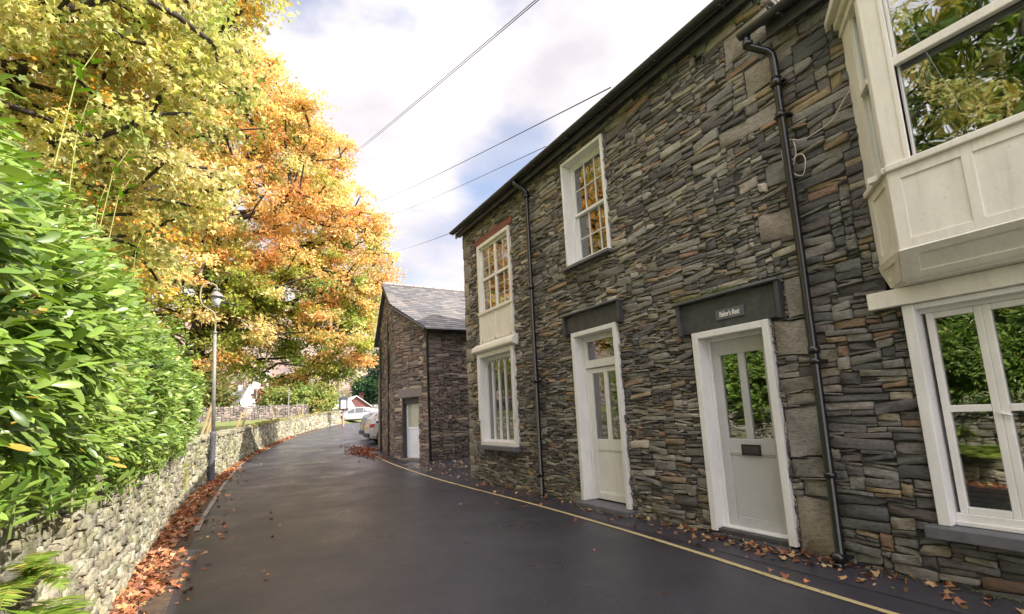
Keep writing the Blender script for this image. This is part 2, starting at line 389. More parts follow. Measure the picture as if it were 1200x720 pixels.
def stone_mesh(name, rects, fmap, mat, parent, pal, w, depth=.045, gap=.0055, extra=None, jag=1.0):
    n = len(rects); Rr = np.array([r[:4] for r in rects]); cols = pick(pal, w, n, .13)
    s0, s1, z0, z1 = Rr.T; sw = s1-s0; sh = z1-z0
    gp = np.minimum(gap*rng.uniform(.4, 1.5, n), np.minimum(sw, sh)*.2)
    s0 = s0+gp; s1 = s1-gp; z0 = z0+gp*.8; z1 = z1-gp*.8; sw = s1-s0; sh = z1-z0
    # outline: 10 points
    u = np.zeros((n, 10)); v = np.zeros((n, 10))
    base = [(0, 0, 1, 0), (.5, 0, 0, 0), (1, 0, -1, 0), (1, 0, 0, 1), (1, 1, 0, -1), (1, 1, -1, 0), (.5, 1, 0, 0), (0, 1, 1, 0), (0, 1, 0, -1), (0, 0, 0, 1)]
    for k, (bu, bv, cu, cv) in enumerate(base):
        c1 = rng.beta(.7, 2.2, n)*jag*np.minimum(.42*sw, 1.5*sh); c2 = rng.beta(.7, 2.8, n)*jag*.5*sh
        u[:, k] = s0+sw*bu+cu*c1; v[:, k] = z0+sh*bv+cv*c2
        if bu == .5:
            u[:, k] += sw*rng.uniform(-.25, .25, n); v[:, k] += (1 if bv == 0 else -1)*np.abs(rng.normal(size=n))*sh*.05*jag
    # skew
    sk = rng.normal(size=n)*.075*np.minimum(sw, .3)
    vc = (z0+z1)/2; uc = (s0+s1)/2
    v += sk[:, None]*(u-uc[:, None])/np.maximum(sw[:, None], .01)*1.2
    d = rng.beta(1.6, 1.8, n)*depth
    tx = rng.normal(size=n)*.012; tz = rng.normal(size=n)*.008
    def ring(shr, dd):
        uu = uc[:, None]+(u-uc[:, None])*(1-shr/np.maximum(sw, .03))[:, None]; vv = vc[:, None]+(v-vc[:, None])*(1-shr/np.maximum(sh, .03))[:, None]
        return uu, vv, dd
    b = np.minimum(.003, sh*.10)
    r0 = ring(0*b, np.full((n, 10), -.05)); r1 = ring(0*b, (d-.004)[:, None]+rng.normal(size=(n, 10))*.0015)
    u2, v2, _ = ring(2*b, None)
    d2 = d[:, None]+tx[:, None]*(u2-uc[:, None])/np.maximum(sw, .02)[:, None]+tz[:, None]*(v2-vc[:, None])/np.maximum(sh, .02)[:, None]+rng.normal(size=(n, 10))*.002
    ucc = uc+rng.uniform(-.2, .2, n)*sw; vcc = vc+rng.uniform(-.2, .2, n)*sh; dc = d+rng.normal(size=n)*.004
    U = np.concatenate([r0[0], r1[0], u2, ucc[:, None]], 1); Vv = np.concatenate([r0[1], r1[1], v2, vcc[:, None]], 1); D = np.concatenate([r0[2], r1[2], d2, dc[:, None]], 1)
    P = fmap(U.ravel(), Vv.ravel(), D.ravel())
    q = [(i, (i+1) % 10, 10+(i+1) % 10, 10+i) for i in range(10)]+[(10+i, 10+(i+1) % 10, 20+(i+1) % 10, 20+i) for i in range(10)]
    t = [(20+i, 20+(i+1) % 10, 30) for i in range(10)]
    # two face sizes: use degenerate-free approach via from pydata-like loops
    off = (np.arange(n)*31)[:, None, None]
    Q = (np.array(q)[None]+off).reshape(-1, 4); Tt = (np.array(t)[None]+off).reshape(-1, 3)
    me = bpy.data.meshes.new(name)
    me.vertices.add(len(P)); me.vertices.foreach_set('co', P.astype(np.float32).ravel())
    me.loops.add(Q.size+Tt.size); me.loops.foreach_set('vertex_index', np.concatenate([Q.ravel(), Tt.ravel()]).astype(np.int32))
    me.polygons.add(len(Q)+len(Tt))
    me.polygons.foreach_set('loop_start', np.concatenate([np.arange(len(Q))*4, Q.size+np.arange(len(Tt))*3]).astype(np.int32))
    sm = np.zeros((n, 30), bool)
    me.update(calc_edges=True); me.validate()
    vcol = np.repeat(cols, 31, 0)
    if extra is not None: vcol = extra(P, vcol)
    setcol(me, vcol)
    return link(me, name, mat, parent)
def slab_with_holes(mb, x0, x1, ya, yb, za, zb, holes):
    ys = sorted(set([ya, yb]+[min(max(v, ya), yb) for h in holes for v in h[:2]])); zs = sorted(set([za, zb]+[min(max(v, za), zb) for h in holes for v in h[2:]]))
    for i in range(len(ys)-1):
        for j in range(len(zs)-1):
            cy = (ys[i]+ys[i+1])/2; cz = (zs[j]+zs[j+1])/2
            if any(h[0] < cy < h[1] and h[2] < cz < h[3] for h in holes): continue
            mb.box(x0, x1, ys[i], ys[i+1], zs[j], zs[j+1])

# ------------------------------------------------------------------ ground, road, hills
def sheet(name, Ys, Xf, zf, mat, kind='structure'):
    vs = []; fs = []; rows = [Xf(y) for y in Ys]; nx = len(rows[0])
    for y, xs in zip(Ys, rows):
        for x in xs: vs.append((x, y, zf(x, y)))
    for i in range(len(Ys)-1):
        for j in range(nx-1): a = i*nx+j; fs.append((a, a+1, a+nx+1, a+nx))
    me = bpy.data.meshes.new(name); me.from_pydata(vs, [], fs); me.polygons.foreach_set('use_smooth', [True]*len(fs)); setcol(me, np.full((len(vs), 3), .3))
    o = link(me, name, mat); o['kind'] = kind; return o
Ysr = list(np.arange(-12, 60, 1.0))+list(np.arange(60, 101, 4.0))
Xoff = [0, .4, .8, 1.5, 2.5, 3.5, 4.5, 5.2, 6, 8, 12, 20, 34]
sheet('road', Ysr, lambda y: [wallX(y)-.05+(o if o < 5 else o) for o in Xoff], lambda x, y: g(y)+.004, M['asphalt'])
Yg = list(np.arange(-60, -12, 8.0))+list(np.arange(-12, 60, 1.5))+list(np.arange(60, 200, 10))+[250, 350, 500, 800, 1500, 2500]
Xg = [-2500, -1200, -500, -250, -120, -70, -45, -30, -20, -14, -9, -6, -4, -3, -2.2, -1.6, -1.1, -.7, -.4, -.2]
def xg(y):
    w = wallX(min(max(y, -8), 80)); return [w+x for x in Xg]+[w+.2, w+36, w+80, w+300, w+1000, w+2600]
def zg(x, y):
    w = wallX(min(max(y, -8), 80))
    if x < w-.3: return fieldz(x, min(y, 80)) if y < 80 else fieldz(w-30, 80)
    return g(min(y, 80))-.03
sheet('ground', Yg, xg, zg, M['grass'])
# verge of soil under the litter, up against the garden wall
kerbP = [(-8, -.42), (5.5, -.42), (9.3, -.38), (14.9, -.05), (20.2, .42), (25.7, 1.45), (30.4, 2.55), (35, 3.75), (39.1, 5.3), (46, 8)]
def kerbX(Y): return float(np.interp([Y-1, Y, Y+1], [p[0] for p in kerbP], [p[1] for p in kerbP]).mean())
Yv = list(np.arange(-8, 44, .5))
sheet('verge', Yv, lambda y: list(np.linspace(wallX(y)-.04, kerbX(y), 4)), lambda x, y: g(y)+.009+.03*max(0, (kerbX(y)-x)), M['soil'])
def strip(name, pts, w, z, mat, step=.4, n=1, wob=0):
    ys = np.arange(pts[0][0], pts[-1][0], step); P0 = [p[0] for p in pts]; P1 = [p[1] for p in pts]
    xs = np.array([np.interp([y-.8, y, y+.8], P0, P1).mean() for y in ys]); dd = np.gradient(xs, ys)
    vs = []; fs = []
    for i, (x, y, d) in enumerate(zip(xs, ys, dd)):
        nx, ny = 1/math.hypot(1, d), -d/math.hypot(1, d); ww = w/2*(1+rng.uniform(-wob, wob))
        vs += [(x-nx*ww, y-ny*ww, g(y)+z), (x+nx*ww, y+ny*ww, g(y)+z)]
        if i: a = 2*i-2; fs.append((a, a+1, a+3, a+2))
    me = bpy.data.meshes.new(name); me.from_pydata(vs, [], fs); setcol(me, np.full((len(vs), 3), .3)); return link(me, name, mat)
M['kerb'] = simple('pale_kerb', (.30, .26, .235), .8, var=.3, scale=9, bmp=.4)
ks = strip('kerb', [(9.0, -.38)]+[(p[0], p[1]) for p in kerbP[2:]], .075, .018, M['kerb'], .35, wob=.15); ks['kind'] = 'structure'
yl = strip('yellow_line', [(-8, 4.18), (1.95, 4.22), (4.23, 4.46), (7.1, 4.56), (10.2, 4.46), (12.5, 4.47), (14.9, 4.57), (17.1, 4.71), (19.9, 5.05), (21.2, 5.3)], .065, .011, M['yellow'], .25, wob=.12); yl['kind'] = 'structure'
# pavement margin against the houses: slightly raised, patched
def pz(x, y): 
    t = min(1, max(0, (x-4.62)/.35)); return g(y)+.008+.06*t
sheet('pavement', list(np.arange(-8, 11.2, .4)), lambda y: [4.62, 4.7, 4.8, 4.95, 5.1, 5.5], pz, M['asphalt'])
mb = MB()
# distant fell
xs = np.linspace(-900, 900, 70); rows = []
fv = []; ffc = []; H0 = lambda x: 150+26*math.sin(x*.006+1)+16*math.sin(x*.017)+9*math.sin(x*.05)
ny = 14
for j in range(ny):
    t = j/(ny-1)
    for x in xs:
        y = 330+t*520; s = ff(t, 0, 1)
        fv.append((x, y, 1+H0(x)*s+(7*math.sin(x*.03+j)+5*math.sin(x*.09+j*2.3))*s))
for j in range(ny-1):
    for i in range(69): a = j*70+i; ffc.append((a, a+1, a+71, a+70))
me = bpy.data.meshes.new('fell_hillside'); me.from_pydata(fv, [], ffc); me.polygons.foreach_set('use_smooth', [True]*len(ffc)); setcol(me, np.full((len(fv), 3), .3))
o = link(me, 'hillside', M['hill']); o['kind'] = 'structure'

# ------------------------------------------------------------------ tall house
WX = 5.035
def fm_house(off, zoff=0):
    def f(s, z, d): return np.stack([WX-d, s+off, z+zoff], -1)
    return f
def quoin(mb_rects, y0, y1, z0, z1): mb_rects.append((y0, y1, z0, z1))
house = empty('stone_house', (5, 6.6, 0), 'tall dark slate rubble house with two doors, tall sash window and black downpipe', 'house')
D1 = (5.30, 6.40, .10, 2.88); D2 = (2.955, 3.955, .07, 2.47); W2 = (5.30, 6.41, 4.03, 5.965)
WU = (8.3, 9.86, 3.2, 5.57); WG = (8.33, 9.93, .92, 3.05)
LI1 = (5.17, 6.57, 2.88, 3.17); LI2 = (2.78, 4.13, 2.47, 2.84); VH = (3.37, 3.50, 5.85, 5.98)
RL = (8.2, 9.95, 5.57, 5.72)
holes = [D1, D2, W2, WU, WG]; H2 = holes+[LI1, LI2, VH, RL]
Y0, Y1, ZT = 2.53, 10.68, 6.24
qs = []
z = -.1
quo = [(.0, .22), (.22, .36), (.36, .5), (.5, .62)]
# big quoins beside the grey door and at the far corner
for (a, b, c, d) in [(2.56, 2.93, .02, .62), (2.56, 2.84, .64, .80), (2.62, 2.93, .82, 1.0), (2.56, 2.93, 1.02, 1.52), (2.58, 2.90, 1.54, 1.66), (2.56, 2.93, 1.68, 1.82), (2.60, 2.93, 2.05, 2.42), (2.54, 2.76, 2.44, 2.86),
                     (2.54, 2.95, 3.3, 3.62), (2.54, 2.8, 3.9, 4.15), (2.54, 3.3, 4.62, 4.82), (2.54, 2.9, 5.05, 5.4), (2.54, 3.1, 5.6, 5.95)]:
    qs.append((a, b, c, d))
zz = -.02; i = 0
while zz < 6.0:
    h = random.choice([.2, .26, .3, .16, .34]); w = .42 if i % 2 else .24
    qs.append((Y1-w, Y1, zz, zz+h)); zz += h+random.choice([.0, .0, .09, .18]); i += 1
rects = rubble(Y1-Y0, ZT+.1, [(a-Y0, b-Y0, c+.1, d+.1) for a, b, c, d in H2+qs])
rects = [(a+Y0, b+Y0, c-.1, d-.1) for a, b, c, d in rects]
def damp(P, c):
    """greener, darker wet stones towards the foot of the wall (algae, stays put)"""
    k = np.clip((0.75-P[:, 2])/0.75, 0, 1)[:, None]*.6
    n = (np.sin(P[:, 1]*3.1)+np.sin(P[:, 1]*7.7+1))[:, None]*.15
    return c*(1-k*.25)+np.array([[.10, .11, .05]])*np.clip(k*.2+n*k, 0, 1)
stone_mesh('stone_facing', rects, fm_house(0), M['stone'], house, PAL_HOUSE, W_HOUSE, extra=damp)
for q_ in qs: stone_mesh('quoin', [q_], fm_house(0), M['stone'], house, [(.31, .295, .26), (.26, .25, .225), (.33, .30, .25), (.25, .235, .215)], [1, 1, 1, 1], depth=.03, jag=.35, extra=damp)
mb = MB(); slab_with_holes(mb, WX+.003, WX+.4, Y0, Y1, -.2, ZT, holes)
for ya, yb in ((Y0, Y0+.3), (Y1-.3, Y1)):
    mb.box(WX+.4, 18.8, ya+.001, yb-.001, -.2, ZT)
    mb.prism([(WX+.05, ya, ZT), (18.8, ya, ZT), (11.9, ya, ZT+4.95)], (0, .3, 0))
mb.box(18.4, 18.8, Y0+.3, Y1-.3, -.2, ZT); mb.box(WX+.4, 18.4, Y0+.3, Y1-.3, -.15, -.05); mb.box(9.5, 9.7, Y0+.3, Y1-.3, -.05, ZT)
mb.build('wall', M['joint'], house)
# far gable end returns in real stone too
gr_ = rubble(1.2, ZT+.1); gr_ = [(a, b, c-.1, d-.1) for a, b, c, d in gr_]
stone_mesh('gable_facing', gr_, lambda s, z, d: np.stack([WX+s, Y1+d-.005, z], -1), M['stone'], house, PAL_HOUSE, W_HOUSE)
gr_ = rubble(3.4, 3.2); gr_ = [(a, b, c+4.9, d+4.9) for a, b, c, d in gr_ if d+4.9 < ZT+.7*max(0, a-.1)+.0]
stone_mesh('gable_facing', gr_, lambda s, z, d: np.stack([WX+s, Y0-d+.005, z], -1), M['stone'], house, PAL_HOUSE, W_HOUSE)
# roof of slates
def slate_roof(name, p0, along, up, La, Lu, mat, parent, sw=.3, sh=.22, pal=((.10, .10, .105), (.13, .125, .12), (.085, .085, .095), (.16, .15, .145))):
    along = np.array(along, float); up = np.array(up, float); nn = np.cross(along, up); nn /= np.linalg.norm(nn)
    if nn[2] < 0: nn = -nn
    mb = MB(); p0 = np.array(p0, float); nr = int(Lu/sh)+1
    for r in range(nr):
        u0 = r*sh; u1 = min(u0+sh*1.55, Lu+.02); x = -(r % 2)*sw/2
        while x < La:
            a = max(0, x); b = min(La, x+sw*.985); x += sw
            if b-a < .03: continue
            c = random.choice(pal); j = random.uniform(.85, 1.15); c = tuple(q*j for q in c)
            l0 = .022+random.uniform(0, .006); l1 = .004; e = random.uniform(-.006, .006)
            A = [p0+along*a+up*(u0+e)+nn*l0, p0+along*b+up*(u0+e)+nn*l0, p0+along*b+up*u1+nn*l1, p0+along*a+up*u1+nn*l1]
            B = [q-nn*.012 for q in A]
            mb.add(A+B, [(0, 1, 2, 3), (7, 6, 5, 4), (0, 4, 5, 1), (1, 5, 6, 2), (2, 6, 7, 3), (3, 7, 4, 0)], c)
    return mb.build(name, mat, parent)
rp = math.atan(.73); up = (math.cos(rp), 0, math.sin(rp))
RX0, RZ0 = 4.80, 6.23
roof = MB()
hw_ = 11.9-RX0; hh = hw_*.73
roof.prism([(RX0, Y0-.02, RZ0), (11.9, Y0-.02, RZ0+hh), (19.0, Y0-.02, RZ0), (19.0, Y0-.02, RZ0-.06), (11.9, Y0-.02, RZ0+hh-.07), (RX0, Y0-.02, RZ0-.06)], (0, Y1-Y0+.16, 0), (.08, .08, .085))
rf = roof.build('roof', M['roof'], house)
slate_roof('roof_slates', (RX0-.03, Y0-.03, RZ0-.01), (0, 1, 0), up, Y1-Y0+.18, hw_/math.cos(rp), M['roof'], rf)
# gutter (half-round) and fascia
def gutter(y0, y1, x, z, parent, r=.06):
    mb = MB(); n = 8; vs = []
    for y in (y0, y1):
        for k in range(n+1):
            a = math.pi+math.pi*k/n; vs.append((x+r*math.cos(a), y, z+r*math.sin(a)*.9))
        for k in range(n, -1, -1):
            a = math.pi+math.pi*k/n; vs.append((x+(r-.006)*math.cos(a), y, z+(r-.006)*math.sin(a)*.9))
    m = 2*(n+1); fs = [(k, (k+1) % m, m+(k+1) % m, m+k) for k in range(m)]+[tuple(range(m-1, -1, -1)), tuple(range(m, 2*m))]
    mb.add(vs, fs)
    y = y0+.4
    while y < y1:
        mb.box(x-r-.004, x+r+.004, y-.012, y+.012, z-.012, z+.004); mb.box(x-.012, x+.1, y-.012, y+.012, z-.075, z-.056); y += 1.0
    return mb.build('gutter', M['gutter'], parent)
gutter(Y0-.02, Y1+.12, 4.76, 6.235, house)
mb = MB(); mb.box(4.86, 4.885, Y0, Y1+.1, 6.08, 6.2); mb.box(4.885, 5.0, Y0, Y1+.1, 6.13, 6.15); mb.build('fascia_board', M['gutter'], house)
def downpipe(pts, r, parent, rings, base=None):
    mb = MB(); mb.tube(pts, r, 12)
    for p, q in rings: mb.tube([p, q], r*1.32, 12)
    o = mb.build('downpipe', M['black'], parent, smooth=False)
    for p in o.data.polygons: p.use_smooth = len(p.vertices) == 4
    for (p, q) in rings[::2]:
        br = MB(); m_ = (Vector(p)+Vector(q))/2; br.box(m_.x-.01, 5.04, m_.y-.075, m_.y+.075, m_.z-.012, m_.z+.012); br.build('pipe_bracket', M['black'], o)
    return o
downpipe([(4.77, 7.63, 6.2), (4.77, 7.63, 6.12), (4.80, 7.6, 6.08), (4.89, 7.5, 5.97), (4.93, 7.47, 5.92), (4.93, 7.47, 5.8), (4.93, 7.49, .12), (4.90, 7.49, .09)], .043, house,
         [((4.93, 7.47, 5.86), (4.93, 7.47, 5.78)), ((4.93, 7.47, 4.0), (4.93, 7.47, 3.93)), ((4.93, 7.48, 2.2), (4.93, 7.48, 2.13)), ((4.93, 7.49, .5), (4.93, 7.49, .43))])

def frame_rect(mb, x0, x1, y0, y1, z0, z1, t, tb=None, tt=None):
    tb = t if tb is None else tb; tt = t if tt is None else tt
    mb.box(x0, x1, y0, y0+t, z0, z1); mb.box(x0, x1, y1-t, y1, z0, z1)
    mb.box(x0+.001, x1-.001, y0+t, y1-t, z1-tt, z1)
    if tb: mb.box(x0+.001, x1-.001, y0+t, y1-t, z0, z0+tb)
def reveal(mb, x0, x1, h, t, bottom=True):
    frame_rect(mb, x0, x1, h[0], h[1], h[2], h[3], t, t if bottom else 0)
def pane(parent, x, y0, y1, z0, z1, name='pane', mat=None, th=.006):
    mb = MB(); mb.box(x, x+th, y0, y1, z0, z1); return mb.build(name, mat or M['glass'], parent)
def wobble(o, amp=.006, seed=0):
    """hand-cut masonry edge: subdivide then jitter"""
    return o
# --- sash window (upper middle)
mb = MB(); reveal(mb, 4.985, 5.24, W2, .055); mb.box(5.15, 5.24, W2[0]+.055, W2[0]+.11, W2[2]+.055, W2[3]-.055); mb.box(5.15, 5.24, W2[1]-.11, W2[1]-.055, W2[2]+.055, W2[3]-.055); mb.box(5.15, 5.24, W2[0]+.11, W2[1]-.11, W2[3]-.1, W2[3]-.055)
wf = mb.build('window', M['white'], house, bevel=.006)
a0, a1, c0, c1 = W2[0]+.11, W2[1]-.11, W2[2]+.057, W2[3]-.1; cm = (c0+c1)/2
def sash(x, y0, y1, z0, z1, nx, nz_, parent, t=.045, bar=.018, mat=None, name='sash', depth=.04):
    mb = MB(); frame_rect(mb, x, x+depth, y0, y1, z0, z1, t)
    for i in range(1, nx):
        y = y0+t+(y1-y0-2*t)*i/nx; mb.box(x+.004, x+depth-.006, y-bar/2, y+bar/2, z0+t, z1-t)
    for j in range(1, nz_):
        q = z0+t+(z1-z0-2*t)*j/nz_; mb.box(x+.006, x+depth-.008, y0+t, y1-t, q-bar/2, q+bar/2)
    o = mb.build(name, mat or M['white'], parent, bevel=.003)
    pane(o, x+depth*.55, y0+t, y1-t, z0+t, z1-t)
    return o
sash(5.165, a0, a1, cm-.02, c1, 3, 2, wf); sash(5.207, a0, a1, c0, cm+.02, 3, 2, wf)
mb = MB(); mb.box(4.90, 5.0, W2[0]-.04, W2[1]+.06, W2[2]-.055, W2[2]-.004); mb.build('sill', M['sill'], wf, bevel=.006)
mb = MB()
for k in range(3): mb.box(5.4, 5.42, a0+.05+k*.02, a0+.22+k*.03, c0, c1)
mb.build('curtain', M['blind'], wf)
# --- tall composite window: upper sash, panel, cornice, traceried lower window
mb = MB()
X0 = 4.975
UT = 5.56; UB = 3.93
mb.box(X0, 5.16, WU[0]+.02, WU[0]+.09, 3.2, UT); mb.box(X0, 5.16, WU[1]-.11, WU[1]-.02, 3.2, UT)
mb.box(X0+.001, 5.16, WU[0]+.09, WU[1]-.11, UT-.08, UT)
mb.box(X0-.02, 5.16, WU[0]+.0, WU[1]-.0, UB-.06, UB)
wu = mb.build('window', M['cream'], house, bevel=.005)
u0, u1 = WU[0]+.09, WU[1]-.11
um = 4.70; uc_ = (u0+u1)/2
mb = MB(); frame_rect(mb, 5.05, 5.10, u0, u1, UB, UT-.08, .05); mb.box(5.04, 5.10, uc_-.035, uc_+.035, UB+.05, UT-.13); mb.box(5.035, 5.09, u0+.05, u1-.05, um-.03, um+.035)
for (ya, yb) in ((u0+.05, uc_-.035), (uc_+.035, u1-.05)):
    for (za, zb) in ((UB+.05, um-.03), (um+.035, UT-.13)):
        y = (ya+yb)/2; mb.box(5.06, 5.085, y-.008, y+.008, za, zb)
        for q in (1, 2): z_ = za+(zb-za)*q/3; mb.box(5.062, 5.083, ya, yb, z_-.006, z_+.006)
s_ = mb.build('sash', M['cream'], wu, bevel=.002); pane(s_, 5.075, u0, u1, UB+.02, UT-.1)
mb = MB(); mb.box(4.995, 5.1, u0, u1, 3.2, UB-.06)
for y in (u0+.01, uc_, u1-.05): mb.box(4.985, 5.0, y, y+.04, 3.22, UB-.06)
mb.box(4.985, 5.0, u0, u1, 3.22, 3.27)
mb.build('panel', M['cream'], wu, bevel=.003)
mb = MB(); mb.prism([(5.03, 8.2, 3.20), (4.99, 8.2, 3.20), (4.88, 8.2, 3.12), (4.86, 8.2, 3.06), (4.86, 8.2, 3.02), (4.93, 8.2, 2.99), (5.03, 8.2, 2.96)], (0, 1.88, 0)); mb.build('cornice', M['cream'], wu, bevel=.003)
mb = MB(); mb.box(4.985, 5.05, *RL); mb.build('lintel', M['redwood'], wu, bevel=.01)
mb = MB(); h = (WG[0], WG[1]-.0, WG[2], 2.97)
mb.box(4.95, 5.22, h[0], h[0]+.085, h[2], h[3]); mb.box(4.95, 5.22, h[1]-.085, h[1], h[2], h[3]); mb.box(4.951, 5.22, h[0]+.085, h[1]-.085, h[3]-.09, h[3]); mb.box(4.951, 5.22, h[0]+.085, h[1]-.085, h[2], h[2]+.08)
mb.box(4.93, 4.951, h[0]-.02, h[0]+.06, 1.45, h[3]); mb.box(4.93, 4.951, h[1]-.06, h[1]+.02, 1.45, h[3])
wg = mb.build('window', M['white'], house, bevel=.005)
gy0, gy1, gz0, gz1 = h[0]+.085, h[1]-.085, h[2]+.08, h[3]-.09
mb = MB(); NL = 5; lw = (gy1-gy0)/NL; spring = gz1-.34
frame_rect(mb, 5.12, 5.17, gy0, gy1, gz0, gz1, .035)
for i in range(1, NL): mb.box(5.115, 5.165, gy0+lw*i-.017, gy0+lw*i+.017, gz0+.035, spring+.02)
for i in range(NL):     # intersecting pointed arches
    ya, yb = gy0+lw*i, gy0+lw*(i+1)
    for (s0, s1) in ((ya, yb), (yb, ya)):
        pts = []
        for k in range(9):
            a = k/8*math.radians(66); r = lw*1.06
            yy = s0+(s1-s0)/lw*(r-r*math.cos(a)); zz_ = spring+r*math.sin(a)*1.15
            pts.append((5.14, yy, min(zz_, gz1-.02)))
        mb.tube(pts, .016, 6)
    mb.tube([(5.14, ya, spring+.1), (5.14, ya+.001, gz1-.02)], .013, 6); mb.box(5.125, 5.155, ya, yb, gz1-.075, gz1-.03)
s_ = mb.build('tracery', M['white'], wg); pane(s_, 5.15, gy0, gy1, gz0, gz1)
def blind(parent, x, y0, y1, z0, z1, pitch=.045, mat=None):
    mb = MB(); z = z0
    while z < z1: mb.prism([(x, y0, z), (x+.028, y0, z+.016), (x+.028, y0, z+.019), (x, y0, z+.003)], (0, y1-y0, 0)); z += pitch
    return mb.build('blind', mat or M['blind'], parent)
blind(wg, 5.172, gy0, gy1, gz0, gz1-.1)
mb = MB(); mb.box(4.86, 5.0, 8.27, 9.9, .83, .918); mb.build('sill', M['sill'], wg, bevel=.008)
M['sill_w'] = simple('pale_sill', (.42, .40, .38), .7, var=.25, scale=12)
# --- door one (off-white, with transom)
def door_frame(h, xin, wf=.075, name='door_frame', mat=None):
    mb = MB()
    mb.box(4.965, xin, h[0], h[0]+wf, h[2]+.05, h[3]); mb.box(4.965, xin, h[1]-wf, h[1], h[2]+.05, h[3]); mb.box(4.966, xin, h[0]+wf, h[1]-wf, h[3]-wf, h[3])
    i = .035
    mb.box(xin-.09, xin, h[0]+wf, h[0]+wf+i, h[2]+.05, h[3]-wf); mb.box(xin-.09, xin, h[1]-wf-i, h[1]-wf, h[2]+.05, h[3]-wf); mb.box(xin-.089, xin, h[0]+wf+i, h[1]-wf-i, h[3]-wf-.045, h[3]-wf)
    return mb.build(name, mat or M['white'], house, bevel=.007)
f1 = door_frame(D1, 5.25)
y0, y1 = D1[0]+.112, D1[1]-.112
mb = MB(); mb.box(5.15, 5.24, y0, y1, 2.27, 2.36); mb.box(5.16, 5.22, y0, y0+.05, 2.36, 2.76); mb.box(5.16, 5.22, y1-.05, y1, 2.36, 2.76); mb.box(5.16, 5.22, y0+.05, y1-.05, 2.71, 2.76); mb.box(5.16, 5.22, y0+.05, y1-.05, 2.36, 2.40)
tr = mb.build('transom', M['offwhite'], f1, bevel=.004); pane(tr, 5.19, y0+.04, y1-.04, 2.39, 2.72)
def half_glazed(x, y0, y1, z0, z1, gz0, gz1, mat, st=.11, mull=.09):
    mb = MB(); d = .045
    mb.box(x, x+d, y0, y0+st, z0, z1); mb.box(x, x+d, y1-st, y1, z0, z1)
    mb.box(x+.001, x+d, y0+st, y1-st, gz1, z1); mb.box(x+.001, x+d, y0+st, y1-st, gz0-.17, gz0); mb.box(x+.001, x+d, y0+st, y1-st, z0, z0+.1)
    yc = (y0+y1)/2; mb.box(x+.002, x+d, yc-mull/2, yc+mull/2, gz0, gz1)
    mb.box(x+.018, x+d-.005, y0+st, y1-st, z0+.1, gz0-.17)
    for q in (gz0-.19, z0+.1): mb.box(x+.008, x+.02, y0+st, y1-st, q, q+.02)
    o = mb.build('door', mat, house, bevel=.005)
    for a, b in ((y0+st, yc-mull/2), (yc+mull/2, y1-st)): pane(o, x+.025, a, b, gz0, gz1)
    return o
dr1 = half_glazed(5.185, y0, y1, .17, 2.26, 1.11, 2.18, M['offwhite'])
blind(dr1, 5.222, y0+.05, y1-.05, 1.1, 2.2)
mb = MB(); mb.box(4.86, 5.25, D1[0]-.05, D1[1]+.03, .02, .145); mb.build('doorstep', M['sill'], house, bevel=.015)
mb = MB(); mb.tube([(5.185, y0+.05, 1.02), (5.14, y0+.05, 1.02)], .012, 8); mb.tube([(5.14, y0+.05, 1.02), (5.14, y0+.13, 1.02)], .009, 8); mb.build('handle', M['sill'], dr1)
# --- door two (grey)
f2 = door_frame(D2, 5.23, .08)
y0, y1 = D2[0]+.117, D2[1]-.117
dr2 = half_glazed(5.165, y0, y1, .16, D2[3]-.125, 1.17, 2.17, M['grey'], .105, .085)
mb = MB(); yc = (y0+y1)/2; mb.box(5.155, 5.167, yc-.12, yc+.12, .985, 1.11); mb.build('letterbox', M['black'], dr2, bevel=.004)
mb = MB(); mb.box(5.150, 5.157, yc-.095, yc+.095, 1.01, 1.085); mb.build('letterbox_flap', M['gutter'], dr2, bevel=.003)
mb = MB(); mb.tube([(5.165, y0+.05, 1.06), (5.14, y0+.05, 1.06)], .016, 10); mb.build('handle', M['sill_w'], dr2); mb = MB(); mb.tube([(5.165, y0+.05, 1.12), (5.155, y0+.05, 1.12)], .018, 10); mb.build('lock', M['sill_w'], dr2)
mb = MB(); mb.box(4.99, 5.25, D2[0]+.08, D2[1]-.08, .06, .155); mb.box(4.94, 5.02, D2[0]+.0, D2[1]-.02, .0, .10); mb.build('doorstep', M['slate'], house, bevel=.012)
mb = MB(); mb.box(5.06, 5.22, D2[0]+.082, D2[1]-.082, .155, .172); mb.build('threshold', M['white'], f2, bevel=.004)
# slate lintels with cheeks
for (a, b, c, d, th) in ((*LI1, .0), (*LI2, .0)):
    mb = MB(); mb.box(4.985, 5.05, a+.03, b-.03, c+.002, d)
    mb.box(4.93, 5.04, a, a+.045, c-.02, d+.01); mb.box(4.93, 5.04, b-.05, b, c-.02, d+.01)
    li = mb.build('door_hood', M['slate'], house, bevel=.006)
    mb = MB(); mb.box(4.90, 5.04, a-.01, b+.02, d+.012, d+.045); mb.build('hood_slab', M['stone_slab'] if 'stone_slab' in M else M['sill'], li, bevel=.01)
mb = MB(); mb.box(4.968, 4.985, 3.215, 3.58, 2.565, 2.685); sg = mb.build('name_plate', M['sill'], house, bevel=.004)
cu = bpy.data.curves.new('txt', 'FONT'); cu.body = "Baker's Rest"; cu.size = .082; cu.extrude = .0015; cu.align_x = 'CENTER'; cu.align_y = 'CENTER'; cu.shear = .12; cu.offset = .0012; cu.space_character = .9
to = bpy.data.objects.new('tmp', cu); COL.objects.link(to); bpy.context.view_layer.update()
me = bpy.data.meshes.new_from_object(to); COL.objects.unlink(to); bpy.data.objects.remove(to)
me.transform(Matrix(((0, 0, -1, 4.966), (-.72, 0, 0, 3.40), (0, 1.05, 0, 2.625), (0, 0, 0, 1))))
me.materials.clear(); link(me, 'lettering', M['pvc'], sg)
